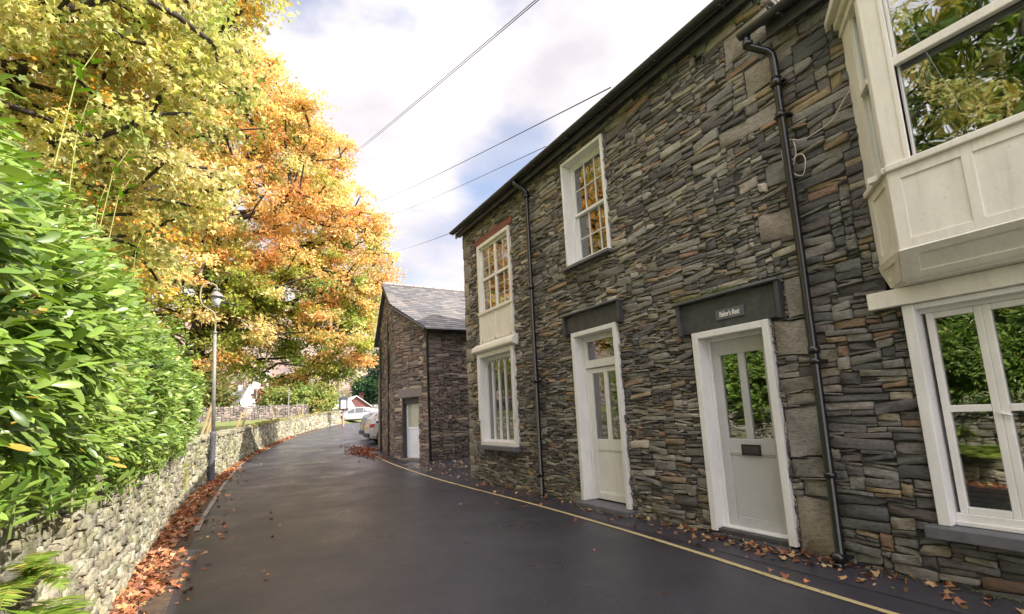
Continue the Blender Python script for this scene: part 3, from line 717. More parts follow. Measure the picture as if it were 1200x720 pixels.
# small vent opening high up
mb = MB(); frame_rect(mb, 5.0, 5.06, VH[0], VH[1], VH[2], VH[3], .015); mb.box(5.045, 5.06, VH[0], VH[1], VH[2], VH[3]); mb.build('vent', M['gutter'], house)

# ------------------------------------------------------------------ lower house with the bay
low = empty('stone_house', (5, -.5, 0), 'lower slate house at the right with a cream canted bay window over a white window', 'house')
LY0, LY1, LZ = -7.0, 2.53, 5.62
BW = (-.75, 1.88, 2.5, 5.35); LW = (-.55, 1.77, .54, 2.35); BE = (-.8, 2.0, 2.35, 2.5)
LV = (2.33, 2.43, .0, .09)
rects = rubble(LY1-LY0-3.5, LZ+.1, [(a-LY0-3.5, b-LY0-3.5, c+.1, d+.1) for a, b, c, d in (BW, LW, BE, LV, (-.6, 1.84, .44, .54))], hs=(.026, .045, .068, .10), asp=(2.4, 7.5), wmax=.75)
rects = [(a+LY0+3.5, b+LY0+3.5, c-.1, d-.1) for a, b, c, d in rects]
stone_mesh('stone_facing', rects, fm_house(0), M['stone'], low, [(.20, .195, .185), (.27, .26, .235), (.12, .12, .12), (.34, .31, .25), (.28, .185, .13), (.17, .145, .145), (.32, .25, .16)], [5, 3.2, 4.6, 1.2, .6, 1.3, 1.1], extra=damp)
mb = MB(); slab_with_holes(mb, WX+.003, WX+.4, LY0, LY1-.001, -.2, LZ, [BW, LW])
mb.box(11.6, 12, LY0+.3, LY1-.3, -.2, LZ); mb.box(WX+.4, 12, LY0, LY0+.3, -.2, LZ); mb.box(WX+.4, 11.6, LY0+.3, LY1-.3, -.15, -.05); mb.box(WX+.4, 11.6, LY0+.3, LY1-.3, 2.45, 2.55); mb.box(WX+.4, 11.6, 2.1, 2.2, -.05, LZ)
mb.prism([(WX+.05, LY0, LZ), (12, LY0, LZ), (8.6, LY0, LZ+2.1)], (0, .3, 0))
mb.build('wall', M['joint'], low)
roof = MB(); RX0, RZ0 = 4.80, 5.64; hw_ = 8.62-RX0; hh = hw_*.56
roof.prism([(RX0, LY0-.1, RZ0), (8.62, LY0-.1, RZ0+hh), (12.3, LY0-.1, RZ0), (12.3, LY0-.1, RZ0-.06), (8.62, LY0-.1, RZ0+hh-.07), (RX0, LY0-.1, RZ0-.06)], (0, LY1-LY0+.08, 0), (.08, .08, .085))
rf2 = roof.build('roof', M['roof'], low); rp = math.atan(.56); up = (math.cos(rp), 0, math.sin(rp))
slate_roof('roof_slates', (RX0-.03, LY0-.1, RZ0-.01), (0, 1, 0), up, LY1-LY0+.08, hw_/math.cos(rp), M['roof'], rf2)
gutter(LY0-.1, 2.74, 4.76, 5.62, low)
mb = MB(); mb.box(4.86, 4.885, LY0, 2.5, 5.46, 5.6); mb.build('fascia_board', M['gutter'], low)
downpipe([(4.77, 2.66, 5.58), (4.77, 2.66, 5.47), (4.79, 2.645, 5.43), (4.88, 2.53, 5.33), (4.92, 2.50, 5.28), (4.925, 2.495, 5.2), (4.925, 2.50, 3), (4.925, 2.53, .14), (4.88, 2.53, .07), (4.84, 2.53, .05)], .041, low,
         [((4.925, 2.495, 5.0), (4.925, 2.495, 4.9)), ((4.77, 2.66, 5.5), (4.77, 2.66, 5.44)), ((4.925, 2.50, 4.6), (4.925, 2.50, 4.54)), ((4.925, 2.505, 2.1), (4.925, 2.505, 2.03)), ((4.925, 2.507, 1.98), (4.925, 2.507, 1.93)), ((4.925, 2.52, .9), (4.925, 2.52, .85)), ((4.90, 2.53, .17), (4.88, 2.53, .1))])
# beam over the lower window
mb = MB(); mb.box(4.93, 5.06, *BE); mb.build('beam', M['cream'], low, bevel=.008)
# lower window
mb = MB(); h = LW
mb.box(4.965, 5.2, h[1]-.085, h[1], h[2], h[3]-.002); mb.box(4.965, 5.2, h[0], h[0]+.085, h[2], h[3]-.002); mb.box(4.975, 5.2, h[0]+.085, h[1]-.085, h[3]-.05, h[3]-.002)
lwf = mb.build('window', M['white'], low, bevel=.008)
lights = [(1.30, 1.655), (.85, 1.30), (.40, .85), (-.46, .40)]
mb = MB()
za, zb, zm = .585, 2.295, 1.46
mb.box(5.07, 5.15, h[0]+.085, h[1]-.085, .54, za+.05); mb.box(5.07, 5.15, h[0]+.085, h[1]-.085, zb-.03, zb+.02)
mb.box(5.05, 5.075, h[0]+.085, h[1]-.085, .54, .575)
for (a, b) in lights:
    frame_rect(mb, 5.085, 5.14, a, b, za+.05, zb-.03, .05); mb.box(5.086, 5.138, a+.05, b-.05, zm-.028, zm+.028)
sf = mb.build('sash', M['pvc'], lwf, bevel=.006)
for (a, b) in lights:
    pane(sf, 5.115, a+.05, b-.05, za+.1, zb-.08)
mb = MB(); mb.tube([(5.085, 1.30, 1.42), (5.06, 1.30, 1.42)], .014, 8); mb.tube([(5.065, 1.30, 1.42), (5.062, 1.24, 1.40)], .009, 8); mb.build('handle', M['pvc'], sf)
M['blind_d'] = simple('dark_blind', (.20, .20, .19), .6)
blind(lwf, 5.22, h[0]+.1, h[1]-.1, .6, 1.44, .04, M['blind_d'])
mb = MB(); mb.box(4.88, 5.1, h[0]-.05, h[1]+.07, .445, .538); mb.build('sill', M['sill'], lwf, bevel=.008)
mb = MB()
for k in range(6): mb.box(5.005, 5.02, LV[0]+.008+k*.016, LV[0]+.016+k*.016, LV[2], LV[3])
mb.box(5.02, 5.04, *LV); mb.build('air_brick', M['gutter'], low)
# bay
bA, bB, bC, bD_ = (5.03, 1.90), (4.6, 1.58), (4.6, -.42), (5.03, -.74)
def lerp(p, q, t): return (p[0]+(q[0]-p[0])*t, p[1]+(q[1]-p[1])*t)
def seg_box(mb, p, q, z0, z1, out_, in_):
    """box on plan segment p->q, protruding out_ and in_ metres"""
    dx, dy = q[0]-p[0], q[1]-p[1]; l = math.hypot(dx, dy); nx, ny = -dy/l, dx/l
    if nx > 0: nx, ny = -nx, -ny
    if abs(dx) > .01:   # canted sides point away from the centre
        s = 1 if p[1]+q[1] > 1 else -1
        if ny*s < 0: nx, ny = -nx, -ny
    a = (p[0]+nx*out_, p[1]+ny*out_); b = (q[0]+nx*out_, q[1]+ny*out_); c = (q[0]-nx*in_, q[1]-ny*in_); d = (p[0]-nx*in_, p[1]-ny*in_)
    mb.prism([(a[0], a[1], z0), (b[0], b[1], z0), (c[0], c[1], z0), (d[0], d[1], z0)], (0, 0, z1-z0))
SZ, BT = 3.44, 5.05
mb = MB()
mb.prism([(bA[0], bA[1], SZ-.05), (bB[0], bB[1], SZ-.05), (bC[0], bC[1], SZ-.05), (bD_[0], bD_[1], SZ-.05), (5.2, -.74, SZ-.05), (5.2, 1.9, SZ-.05)], (0, 0, .04))
seg_box(mb, bA, lerp(bA, bB, .50), SZ+.012, BT, .0, .09)     # wide post against the wall
seg_box(mb, lerp(bA, bB, .86), bB, SZ+.012, BT, .001, .08)
seg_box(mb, bB, (bB[0], 1.41), SZ+.012, BT, .002, .09)
seg_box(mb, (bB[0], 1.445), (bB[0], 1.41), SZ+.013, BT-.002, .016, .09)
seg_box(mb, bC, (bC[0], bC[1]+.17), SZ+.012, BT, .002, .09); seg_box(mb, bC, bD_, SZ+.012, BT, 0, .05)
seg_box(mb, (4.6, .56), (4.6, .44), SZ+.012, BT, .001, .09)
bay = mb.build('bay_window', M['cream'], low, bevel=.006)
# sill moulding
mb = MB()
for p, q in ((bA, bB), (bB, bC), (bC, bD_)): seg_box(mb, p, q, SZ-.045, SZ+.012, .035, .06)
mb.build('sill', M['cream'], bay, bevel=.01)
# sashes
def bay_sash(p, q, z0, z1, x_in, t=.05):
    mb = MB(); L_ = math.hypot(q[0]-p[0], q[1]-p[1]); ft = t/L_
    for a, b in ((0, ft), (1-ft, 1)): seg_box(mb, lerp(p, q, a), lerp(p, q, b), z0, z1, -x_in, x_in+.045)
    seg_box(mb, lerp(p, q, ft), lerp(p, q, 1-ft), z0, z0+t*1.2, -x_in-.001, x_in+.045); seg_box(mb, lerp(p, q, ft), lerp(p, q, 1-ft), z1-t, z1, -x_in-.001, x_in+.045)
    o = mb.build('sash', M['pvc'], bay, bevel=.004)
    mb = MB(); seg_box(mb, lerp(p, q, ft), lerp(p, q, 1-ft), z0+.01, z1-.01, -x_in-.018, x_in+.024); mb.build('pane', M['glass'], o)
MR = 4.30
for p, q in (((4.6, 1.415), (4.6, .555)), ((4.6, .445), (4.6, -.25))):
    bay_sash(p, q, SZ+.012, MR+.02, .05, .022); bay_sash(p, q, MR-.035, BT, .012, .03)
p, q = lerp(bA, bB, .49), lerp(bA, bB, .87)
bay_sash(p, q, SZ+.012, MR-.01, .04, .02); bay_sash(p, q, MR-.03, BT, .02, .02)
mb = MB()
for (a, b) in (((4.6, 1.415), (4.6, .555)), ((4.6, .445), (4.6, -.25))): seg_box(mb, a, b, MR-.045, MR+.03, .012, .03)
seg_box(mb, p, q, MR-.04, MR+.01, .01, .03)
mb.build('meeting_rail', M['cream'], bay, bevel=.008)
# apron panels
mb = MB(); PZ0, PZ1 = 2.74, SZ-.05
for p, q in ((bA, bB), (bB, bC), (bC, bD_)): seg_box(mb, p, q, PZ0, PZ1, -.012, .07)
st_ = [(bB[1], bB[1]-.085), (1.125, 1.06), (.64, .58), (.10, .04), (-.33, bC[1])]
for a, b in st_: seg_box(mb, (4.6, a), (4.6, b), PZ0, PZ1, .003, .02)
for a, b in zip(st_[:-1], st_[1:]):
    seg_box(mb, (4.6, a[1]), (4.6, b[0]), PZ1-.075, PZ1, .0025, .02); seg_box(mb, (4.6, a[1]), (4.6, b[0]), PZ0, PZ0+.075, .0025, .02)
for p, q in ((bA, bB), (bD_, bC)):
    seg_box(mb, lerp(p, q, 0), lerp(p, q, .22), PZ0, PZ1, .003, .02); seg_box(mb, lerp(p, q, .84), q, PZ0, PZ1, .003, .02)
    seg_box(mb, lerp(p, q, .22), lerp(p, q, .84), PZ1-.07, PZ1, .0025, .02); seg_box(mb, lerp(p, q, .22), lerp(p, q, .84), PZ0, PZ0+.07, .0025, .02)
mb.build('apron_panel', M['cream'], bay, bevel=.003)
# tapering foot of the bay
def loft(mb, r0, z0, r1, z1):
    n = len(r0); mb.add([(*p, z0) for p in r0]+[(*p, z1) for p in r1], [(i, i+1, n+i+1, n+i) for i in range(n-1)]+[tuple(range(n-1, -1, -1)), tuple(range(n, 2*n))])
mb = MB()
f0 = [(5.03, 1.905), (4.593, 1.585), (4.593, -.425), (5.03, -.745)]; f1_ = [(5.03, 1.83), (4.78, 1.66), (4.78, -.48), (5.03, -.66)]
loft(mb, f1_, 2.53, f0, PZ0-.002)
loft(mb, [(5.03, 1.80), (4.80, 1.64), (4.80, -.46), (5.03, -.64)], 2.503, [(5.03, 1.83), (4.78, 1.66), (4.78, -.48), (5.03, -.66)], 2.528)
# raised framing on the sloping faces
def on_slope(mb, A, B, C_, D_, t, w0, w1):
    A, B, C_, D_ = [np.array(v, float) for v in (A, B, C_, D_)]   # A,B top ; D,C bottom
    n = np.cross(B-A, D_-A); n /= np.linalg.norm(n)
    if n[2] > 0: n = -n
    def P(u, v): return (A*(1-u)+B*u)*(1-v)+(D_*(1-u)+C_*u)*v
    for (u0, u1, v0, v1) in ((0, w0, 0, 1), (1-w0, 1, 0, 1), (w0, 1-w0, 0, w1), (w0, 1-w0, 1-w1, 1)):
        q = [P(u0, v0), P(u1, v0), P(u1, v1), P(u0, v1)]; mb.prism([tuple(x+n*t) for x in q], tuple(-n*t*1.5))
on_slope(mb, (4.593, 1.585, 2.738), (4.593, -.425, 2.738), (4.78, -.48, 2.53), (4.78, 1.66, 2.53), .012, .06, .22)
on_slope(mb, (5.03, 1.905, 2.738), (4.593, 1.585, 2.738), (4.78, 1.66, 2.53), (5.03, 1.83, 2.53), .012, .2, .25)
mb.build('bay_foot', M['cream'], bay)
# bay top cornice and lead roof
mb = MB(); 
for (z0, z1, o_) in ((BT, 5.13, .02), (5.13, 5.2, .06), (5.2, 5.27, .12)):
    for p, q in ((bA, bB), (bB, bC), (bC, bD_)): seg_box(mb, p, q, z0, z1, o_, .1)
    mb.prism([(5.03, 1.9+o_, z0+.001), (4.6, 1.58+o_, z0+.001), (4.6, 1.5, z0+.001), (5.03, 1.8, z0+.001)], (0, 0, z1-z0-.003))
mb.prism([(5.03, 2.02, 5.27), (4.5, 1.66, 5.27), (4.5, -.5, 5.27), (5.03, -.86, 5.27)], (0, 0, .04))
mb.build('bay_cornice', M['cream'], bay, bevel=.006)
# things standing on the inner ledge: cushions
def cushion(x, y, z, col, rz, tilt, label):
    vs = []; fs = []; n = 10
    for j in range(n+1):
        for i in range(n+1):
            u, v = i/n*2-1, j/n*2-1; t = (1-u*u)**.45*(1-v*v)**.45*.07
            vs.append((u*.21*(1-.08*(1-v*v)), t, v*.21*(1-.08*(1-u*u))))
    k = len(vs); vs += [(a, -b, c) for a, b, c in vs]
    for j in range(n):
        for i in range(n):
            a = j*(n+1)+i; fs += [(a, a+1, a+n+2, a+n+1), (k+a+n+1, k+a+n+2, k+a+1, k+a)]
    m = Matrix.Rotation(rz, 3, 'Z') @ Matrix.Rotation(tilt, 3, 'X')
    vs = [tuple(m @ Vector(p)+Vector((x, y, z))) for p in vs]
    mb = MB(); mb.add(vs, fs, col)
    o = mb.build('cushion', M['cush'], None, smooth=True); tag(o, label, 'cushion'); return o
M['cush'] = vc_mat('cushion_cloth', .9, .2, 60)
mb = MB(); mb.box(4.68, 5.4, -.6, 1.75, 3.40, 3.45); mb.build('window_seat', M['cream'], bay)
cushion(4.87, 1.12, 3.62, (.36, .29, .15), R(100), R(18), 'olive brown cushion behind the bay glass, nearest the corner post')
cushion(4.92, .72, 3.63, (.45, .16, .08), R(80), R(15), 'rust red cushion behind the bay glass, further right')

# cables clipped to the wall (part of the lower house)
mb = MB(); P = [(1.86, 5.3), (1.83, 4.9), (1.83, 4.56), (1.93, 4.39), (2.07, 4.26), (2.23, 4.21), (2.38, 4.23), (2.45, 4.27), (2.54, 4.23), (2.56, 4.10), (2.50, 4.03), (2.43, 4.10), (2.42, 4.2), (2.46, 4.28), (2.52, 4.2), (2.49, 3.95), (2.40, 3.85), (2.34, 3.97), (2.37, 4.07), (2.43, 4.07), (2.47, 4.0)]
def smooth_path(P, k=4):
    P = np.array(P, float); out_ = []
    for i in range(len(P)-1):
        p0, p1, p2, p3 = P[max(i-1, 0)], P[i], P[i+1], P[min(i+2, len(P)-1)]
        for t in np.linspace(0, 1, k, endpoint=False):
            out_.append(.5*((2*p1)+(-p0+p2)*t+(2*p0-5*p1+4*p2-p3)*t*t+(-p0+3*p1-3*p2+p3)*t**3))
    out_.append(P[-1]); return out_
mb.tube([(4.955+.01*math.sin(i*.9), a[0], a[1]) for i, a in enumerate(smooth_path(P))], .0055, 6)
mb.build('white_cable', M['white_cable'], low, smooth=True)
mb = MB(); mb.tube([(4.965, a[0], a[1]) for a in smooth_path([(2.49, 4.93), (2.35, 4.92), (2.2, 4.94), (2.05, 5.0), (1.95, 5.06), (1.93, 5.2), (1.99, 5.34)])], .009, 6)
mb.tube([(4.9, 1.99, 5.3), (4.85, 2.02, 5.2), (4.86, 2.08, 5.17), (4.9, 2.11, 5.24), (4.92, 2.08, 5.33)], .008, 6); mb.build('black_cable', M['cable'], low, smooth=True)

# ------------------------------------------------------------------ barn-like house further along
barn = empty('stone_outbuilding', (7, 17, g(17)), 'small gabled slate building with a cut-off corner and white half-glazed door', 'building')
B0, B1, B2, B3, B4 = (5.80, 15.42), (13, 15.0), (13, 22.6), (5.92, 22.1), (5.12, 17.05)
BZ = g(16)
EZ, RZ, RY = 4.66, 7.05, 19.1
def roofz(y): return EZ+(RZ-EZ)*(y-15.3)/(RY-15.3) if y < RY else RZ-(RZ-EZ)*(y-RY)/(22.9-RY)
def barn_face(p, q, z0, holes, tri=None):
    L_ = math.hypot(q[0]-p[0], q[1]-p[1]); dx, dy = (q[0]-p[0])/L_, (q[1]-p[1])/L_; nx, ny = dy, -dx
    zmax = max(roofz(p[1]), roofz(q[1]), RZ if min(p[1], q[1]) < RY < max(p[1], q[1]) else 0)
    rr = rubble(L_, zmax-z0, holes, hs=(.05, .07, .1, .14), coarse=1.0)
    keep = []
    for (a, b, c, d) in rr:
        lim = min(roofz(p[1]+dy*a), roofz(p[1]+dy*b))-z0
        if c > lim-.03: continue
        keep.append((a, b, c, min(d, lim)))
    def f(s, z, d): return np.stack([p[0]+dx*s+nx*d, p[1]+dy*s+ny*d, z+z0], -1)
    stone_mesh('stone_facing', keep, f, M['stone_barn'], barn, [(.20, .175, .165), (.26, .22, .20), (.13, .12, .125), (.33, .29, .25), (.20, .14, .125)], [4, 3, 3, 1.4, 1.4], depth=.04)
# door geometry on the cut corner
Lc = math.hypot(B0[0]-B4[0], B0[1]-B4[1])
cdx, cdy = (B0[0]-B4[0])/Lc, (B0[1]-B4[1])/Lc; cnx, cny = cdy, -cdx
ds0, ds1 = .40, 1.26; dz1 = 2.14
barn_face(B4, B0, BZ-.15, [(ds0, ds1, 0, dz1+.15)])
barn_face(B0, (9.6, 15.2), BZ-.15, [])
barn_face(B3, B4, BZ-.1, [(1.0, 1.8, 3.2, 4.4), (3.2, 4.0, 2.9, 4.1), (2.9, 3.7, .3, 2.2)])
mb = MB()
poly = [B0, B1, B2, B3, B4]
def inset(pt, k=.012): cx, cy = 9, 19; return (pt[0]+(cx-pt[0])*k, pt[1]+(cy-pt[1])*k)
pi_ = [inset(p) for p in poly]
for i in range(5):
    p, q = pi_[i], pi_[(i+1) % 5]
    n = 16 if i != 4 else 1
    if i == 4:
        # corner wall with the door opening
        L2 = math.hypot(q[0]-p[0], q[1]-p[1]); dx, dy = (q[0]-p[0])/L2, (q[1]-p[1])/L2
        for (a, b, c, d) in ((0, ds0, 0, 9), (ds1, L2, 0, 9), (ds0, ds1, dz1, 9)):
            pa = (p[0]+dx*a, p[1]+dy*a); pb = (p[0]+dx*b, p[1]+dy*b); t = [pa, pb, (pb[0]-cnx*.3, pb[1]-cny*.3), (pa[0]-cnx*.3, pa[1]-cny*.3)]
            zt = [roofz(v[1])-.08 for v in (pa, pb, pb, pa)]
            mb.add([(*v, BZ-.2+c) for v in t]+[(*v, z_) for v, z_ in zip(t, zt)], [(3, 2, 1, 0), (4, 5, 6, 7), (0, 1, 5, 4), (1, 2, 6, 5), (2, 3, 7, 6), (3, 0, 4, 7)])
        continue
    ts = sorted(set([0, 1]+([(RY-p[1])/(q[1]-p[1])] if (p[1]-RY)*(q[1]-RY) < 0 else [])))
    for t0, t1 in zip(ts[:-1], ts[1:]):
        a, b = lerp(p, q, t0), lerp(p, q, t1)
        mb.add([(*a, BZ-.4), (*b, BZ-.4), (*b, roofz(b[1])-.08), (*a, roofz(a[1])-.08)], [(0, 1, 2, 3)])
mb.build('wall', M['joint'], barn)
def cpt(s, d, z): return (B4[0]+cdx*s+cnx*d, B4[1]+cdy*s+cny*d, z)
def cbox(mb, s0, s1, d0, d1, z0, z1): mb.prism([cpt(s0, d0, z0), cpt(s1, d0, z0), cpt(s1, d1, z0), cpt(s0, d1, z0)], (0, 0, z1-z0))
mb = MB(); fz = BZ+.03
cbox(mb, ds0+.03, ds1, -.22, -.16, fz, fz+.1); cbox(mb, ds0+.03, ds0+.1, -.22, -.16, fz, BZ+dz1-.2+.18); cbox(mb, ds1-.07, ds1, -.22, -.16, fz, BZ+dz1-.02)
cbox(mb, ds0+.1, ds1-.07, -.22, -.161, BZ+dz1-.12, BZ+dz1-.02); cbox(mb, ds0+.1, ds1-.07, -.22, -.161, fz+1.02, fz+1.1); cbox(mb, ds0+.1, ds1-.07, -.21, -.175, fz+.1, fz+1.02)
cbox(mb, (ds0+ds1)/2-.01, (ds0+ds1)/2+.02, -.21, -.168, fz+.1, fz+1.02)
bd = mb.build('door', M['barn_door'], barn, bevel=.004)
M['frost'] = simple('frosted_glass', (.42, .44, .33), .25)
mb = MB(); cbox(mb, ds0+.1, ds1-.07, -.20, -.19, fz+1.1, BZ+dz1-.12); mb.build('pane', M['frost'], bd)
mb = MB(); cbox(mb, ds0-.0, ds0+.03, -.24, .0, fz, BZ+dz1-.02); cbox(mb, ds0, ds1, -.3, -.225, fz-.1, BZ+dz1); mb.build('door_reveal', M['gutter'], barn)
mb = MB(); BL = simple('barn_lintel', (.19, .17, .155), .7, bmp=.3); cbox(mb, ds0-.2, ds1+.2, -.05, .035, BZ+dz1+.02, BZ+dz1+.33); mb.build('lintel', BL, barn, bevel=.015); mb = MB(); cbox(mb, ds0-.05, ds1+.05, -.2, .06, BZ-.02, BZ+.08); mb.build('doorstep', BL, barn, bevel=.015)
# barn roof, two slopes; the near eave corner follows the cut
mb = MB()
rpn = (RZ-EZ)/(RY-15.3)
e0 = 15.12
def rz_(y): return EZ+rpn*(y-15.3)+.02
c1_ = (5.60, e0+.03); c2_ = (4.98, 17.0)
top = [(5.62, e0), (13.2, e0-.3), (13.2, RY), (5.36, RY), (4.93, 17.05)]
top = [(5.66, e0), (13.2, e0-.3), (13.2, RY), (5.30, RY), (5.0, 16.98)]
mb.prism([(x, y, rz_(y)) for x, y in top], (0, 0, -.05), (.11, .11, .12))
bk = [(5.30, RY), (13.2, RY), (13.2, 22.9), (5.75, 22.4)]
def rb_(y): return rz_(RY)-rpn*(y-RY)
mb.prism([(x, y, rb_(y)) for x, y in bk], (0, 0, -.05), (.11, .11, .12))
br_ = mb.build('roof', M['roof'], barn)
sl = math.atan(rpn); upb = (0, math.cos(sl), math.sin(sl)); Lu = (RY-e0)/math.cos(sl)
mb = MB(); nr = int(Lu/.2)+1
for r in range(nr):
    yb = e0+r*.2*math.cos(sl); ye = min(RY, yb+.3*math.cos(sl)); x = -(r % 2)*.16
    xl = np.interp(yb+.05, [e0, 16.98, RY], [5.63, 4.97, 5.27])
    xa = xl
    while xa < 12:
        w = random.uniform(.24, .36); xb = min(xa+w, 12); j = random.uniform(.8, 1.2); c = random.choice([(.15, .145, .15), (.19, .18, .175), (.12, .12, .13), (.22, .20, .19)]); c = tuple(v*j for v in c)
        A = [(xa, yb, rz_(yb)+.035), (xb-.006, yb, rz_(yb)+.035), (xb-.006, ye, rz_(ye)+.008), (xa, ye, rz_(ye)+.008)]
        mb.prism(A, (0, 0, -.012), c); xa = xb
mb.build('roof_slates', M['roof'], br_)
mb = MB()
x = 5.28
while x < 13: mb.tube([(x, RY, rz_(RY)+.03), (x+.42, RY, rz_(RY)+.03)], .085, 8, (.3, .27, .26)); x += .44
mb.build('ridge_tile', M['roof'], br_)
mb = MB(); mb.tube([(5.60, e0-.03, EZ-.13), (12, e0-.33, EZ-.13)], .05, 8); mb.tube([(5.58, e0-.0, EZ-.1), (4.95, 16.95, rz_(16.95)-.08)], .03, 6); mb.tube([(4.95, 16.95, rz_(16.95)-.08), (5.24, RY, rz_(RY)-.08)], .03, 6); mb.build('gutter', M['black'], barn)
mb = MB(); mb.tube([(5.68, 15.10, EZ-.15), (5.74, 15.33, EZ-.35), (5.78, 15.36, BZ)], .04, 8); mb.build('downpipe', M['black'], barn)
mb = MB(); mb.tube([(5.33, 18.6, 5.6), (5.33, 18.6, BZ)], .04, 8); mb.tube([(5.52, 20.4, 5.0), (5.52, 20.4, BZ)], .04, 8); mb.build('downpipe', M['black'], barn)
# wooden post at its far corner
mb = MB(); mb.tube([(6.17, 23.1, g(23)), (6.19, 23.1, 3.4)], .055, 8); mb.tube([(6.19, 23.1, 3.4), (6.19, 23.1, 3.44)], .07, 8)
tag(mb.build('post', simple('post_wood', (.33, .27, .2), .8)), 'plain tan wooden post standing at the far corner of the small slate building', 'post')

# ------------------------------------------------------------------ garden walls
def path_wall(name, ya, yb, hgt, off, label, pal, w, coarse=1.0, parent=None, cap=True, dens=1.0, moss=None, mat=None):
    ys = np.arange(ya, yb+.01, .25); xs = np.array([wallX(y) for y in ys])+off
    ds = np.hypot(np.diff(xs), np.diff(ys)); S = np.concatenate([[0], np.cumsum(ds)]); Ltot = S[-1]
    def f(s, z, d):
        s = np.clip(s, 0, Ltot); X = np.interp(s, S, xs); Y = np.interp(s, S, ys)
        e = .15; tx = np.interp(s+e, S, xs)-np.interp(s-e, S, xs); ty = np.interp(s+e, S, ys)-np.interp(s-e, S, ys); l = np.hypot(tx, ty)+1e-9
        nx, ny = ty/l, -tx/l
        G = np.array([g(v) for v in Y]); lean = -.06*z
        return np.stack([X+nx*(d+lean), Y+ny*(d+lean), G+z], -1)
    root = empty(name, (float(xs[0]), float(ya), g(ya)), label, 'wall')
    rr = rubble(Ltot, hgt+.1, [], hs=(.05, .075, .11, .15), asp=(1.6, 6.0), coarse=coarse)
    rr = [(a, b, c-.1, d-.1) for a, b, c, d in rr]
    stone_mesh('stone_facing', rr, f, mat or M['stone_wall'], root, pal, w, depth=.06, gap=.007*coarse, jag=.85, extra=moss)
    # coping: bigger rough slabs laid on top
    cp = []; s = 0
    while s < Ltot: ww = rng.uniform(.18, .5)*coarse; cp.append((s, min(s+ww, Ltot), hgt+rng.uniform(0, .02), hgt+rng.uniform(.07, .15))); s += ww
    mb = MB()
    for (a, b, c, d) in cp:
        u = np.array([a+.01, b-.01, b-.01, a+.01]); d0 = rng.uniform(.02, .09)
        q = []
        for zz_ in (c, d):
            for (ss, dd) in ((a+.01, d0), (b-.01, d0+rng.uniform(-.03, .03)), (b-.02, -.42), (a+.02, -.42)):
                q.append(f(np.array([ss+rng.uniform(-.01, .01)]), np.array([zz_+rng.uniform(-.02, .02)]), np.array([dd]))[0])
        c_ = pick(pal, w, 1)[0]; mb.add(q, [(3, 2, 1, 0), (4, 5, 6, 7), (0, 1, 5, 4), (1, 2, 6, 5), (2, 3, 7, 6), (3, 0, 4, 7)], c_)
    mb.build('coping', mat or M['stone_wall'], root, bevel=.012)
    # core
    mb = MB(); n = len(ys); vs = []
    for i in range(n):
        a = f(np.array([S[i]]*4), np.array([-.2, hgt+.01, hgt+.01, -.2]), np.array([-.02, -.02, -.42, -.42])); vs += list(a)
    fs = []
    for i in range(n-1):
        for k in range(4): fs.append((4*i+k, 4*i+(k+1) % 4, 4*i+4+(k+1) % 4, 4*i+4+k))
    fs += [(3, 2, 1, 0), tuple(4*(n-1)+k for k in range(4))]
    mb.add(vs, fs); mb.build('wall_core', M['joint_light'], root)
    # end face in stone
    for (ye, sgn, X_) in ((yb, 1, xs[-1]),):
        er = rubble(.42, hgt, [], hs=(.05, .075, .11, .15), asp=(1.3, 3)); 
        stone_mesh('end_stones', er, lambda s, z, d: np.stack([X_-s-.03*z, ye+d+0*s, z+g(ye)], -1), mat or M['stone_wall'], root, pal, w, depth=.05, gap=.01)
    return f
def lichen(P, c):
    k = np.clip(np.sin(P[:, 1]*1.7)+np.sin(P[:, 2]*9+P[:, 1]*4)-.9, 0, 1)[:, None]
    return c*(1-k*.25)+np.array([[.14, .15, .03]])*k*.25
path_wall('garden_wall', -6, 12.1, 1.17, .0, 'pale sunlit dry stone wall under the laurel hedge in the foreground', PAL_GARDEN, W_GARDEN, moss=lichen, coarse=.62)
M['stone_wall_m'] = stone_mat('dry_stone_mossy', (.85, .87, .78), moss=.95, rough=.9)
path_wall('garden_wall', 12.1, 25.5, 1.12, -.08, 'darker mossy dry stone wall running behind the lamp post', PAL_GARDEN, W_GARDEN, coarse=1.1, moss=lichen, mat=M['stone_wall_m'])
path_wall('garden_wall', 25.5, 49.3, 1.15, -.02, 'sunlit far stone wall curving along the road past the slim pole', PAL_GARDEN, W_GARDEN, coarse=1.6, moss=lichen)
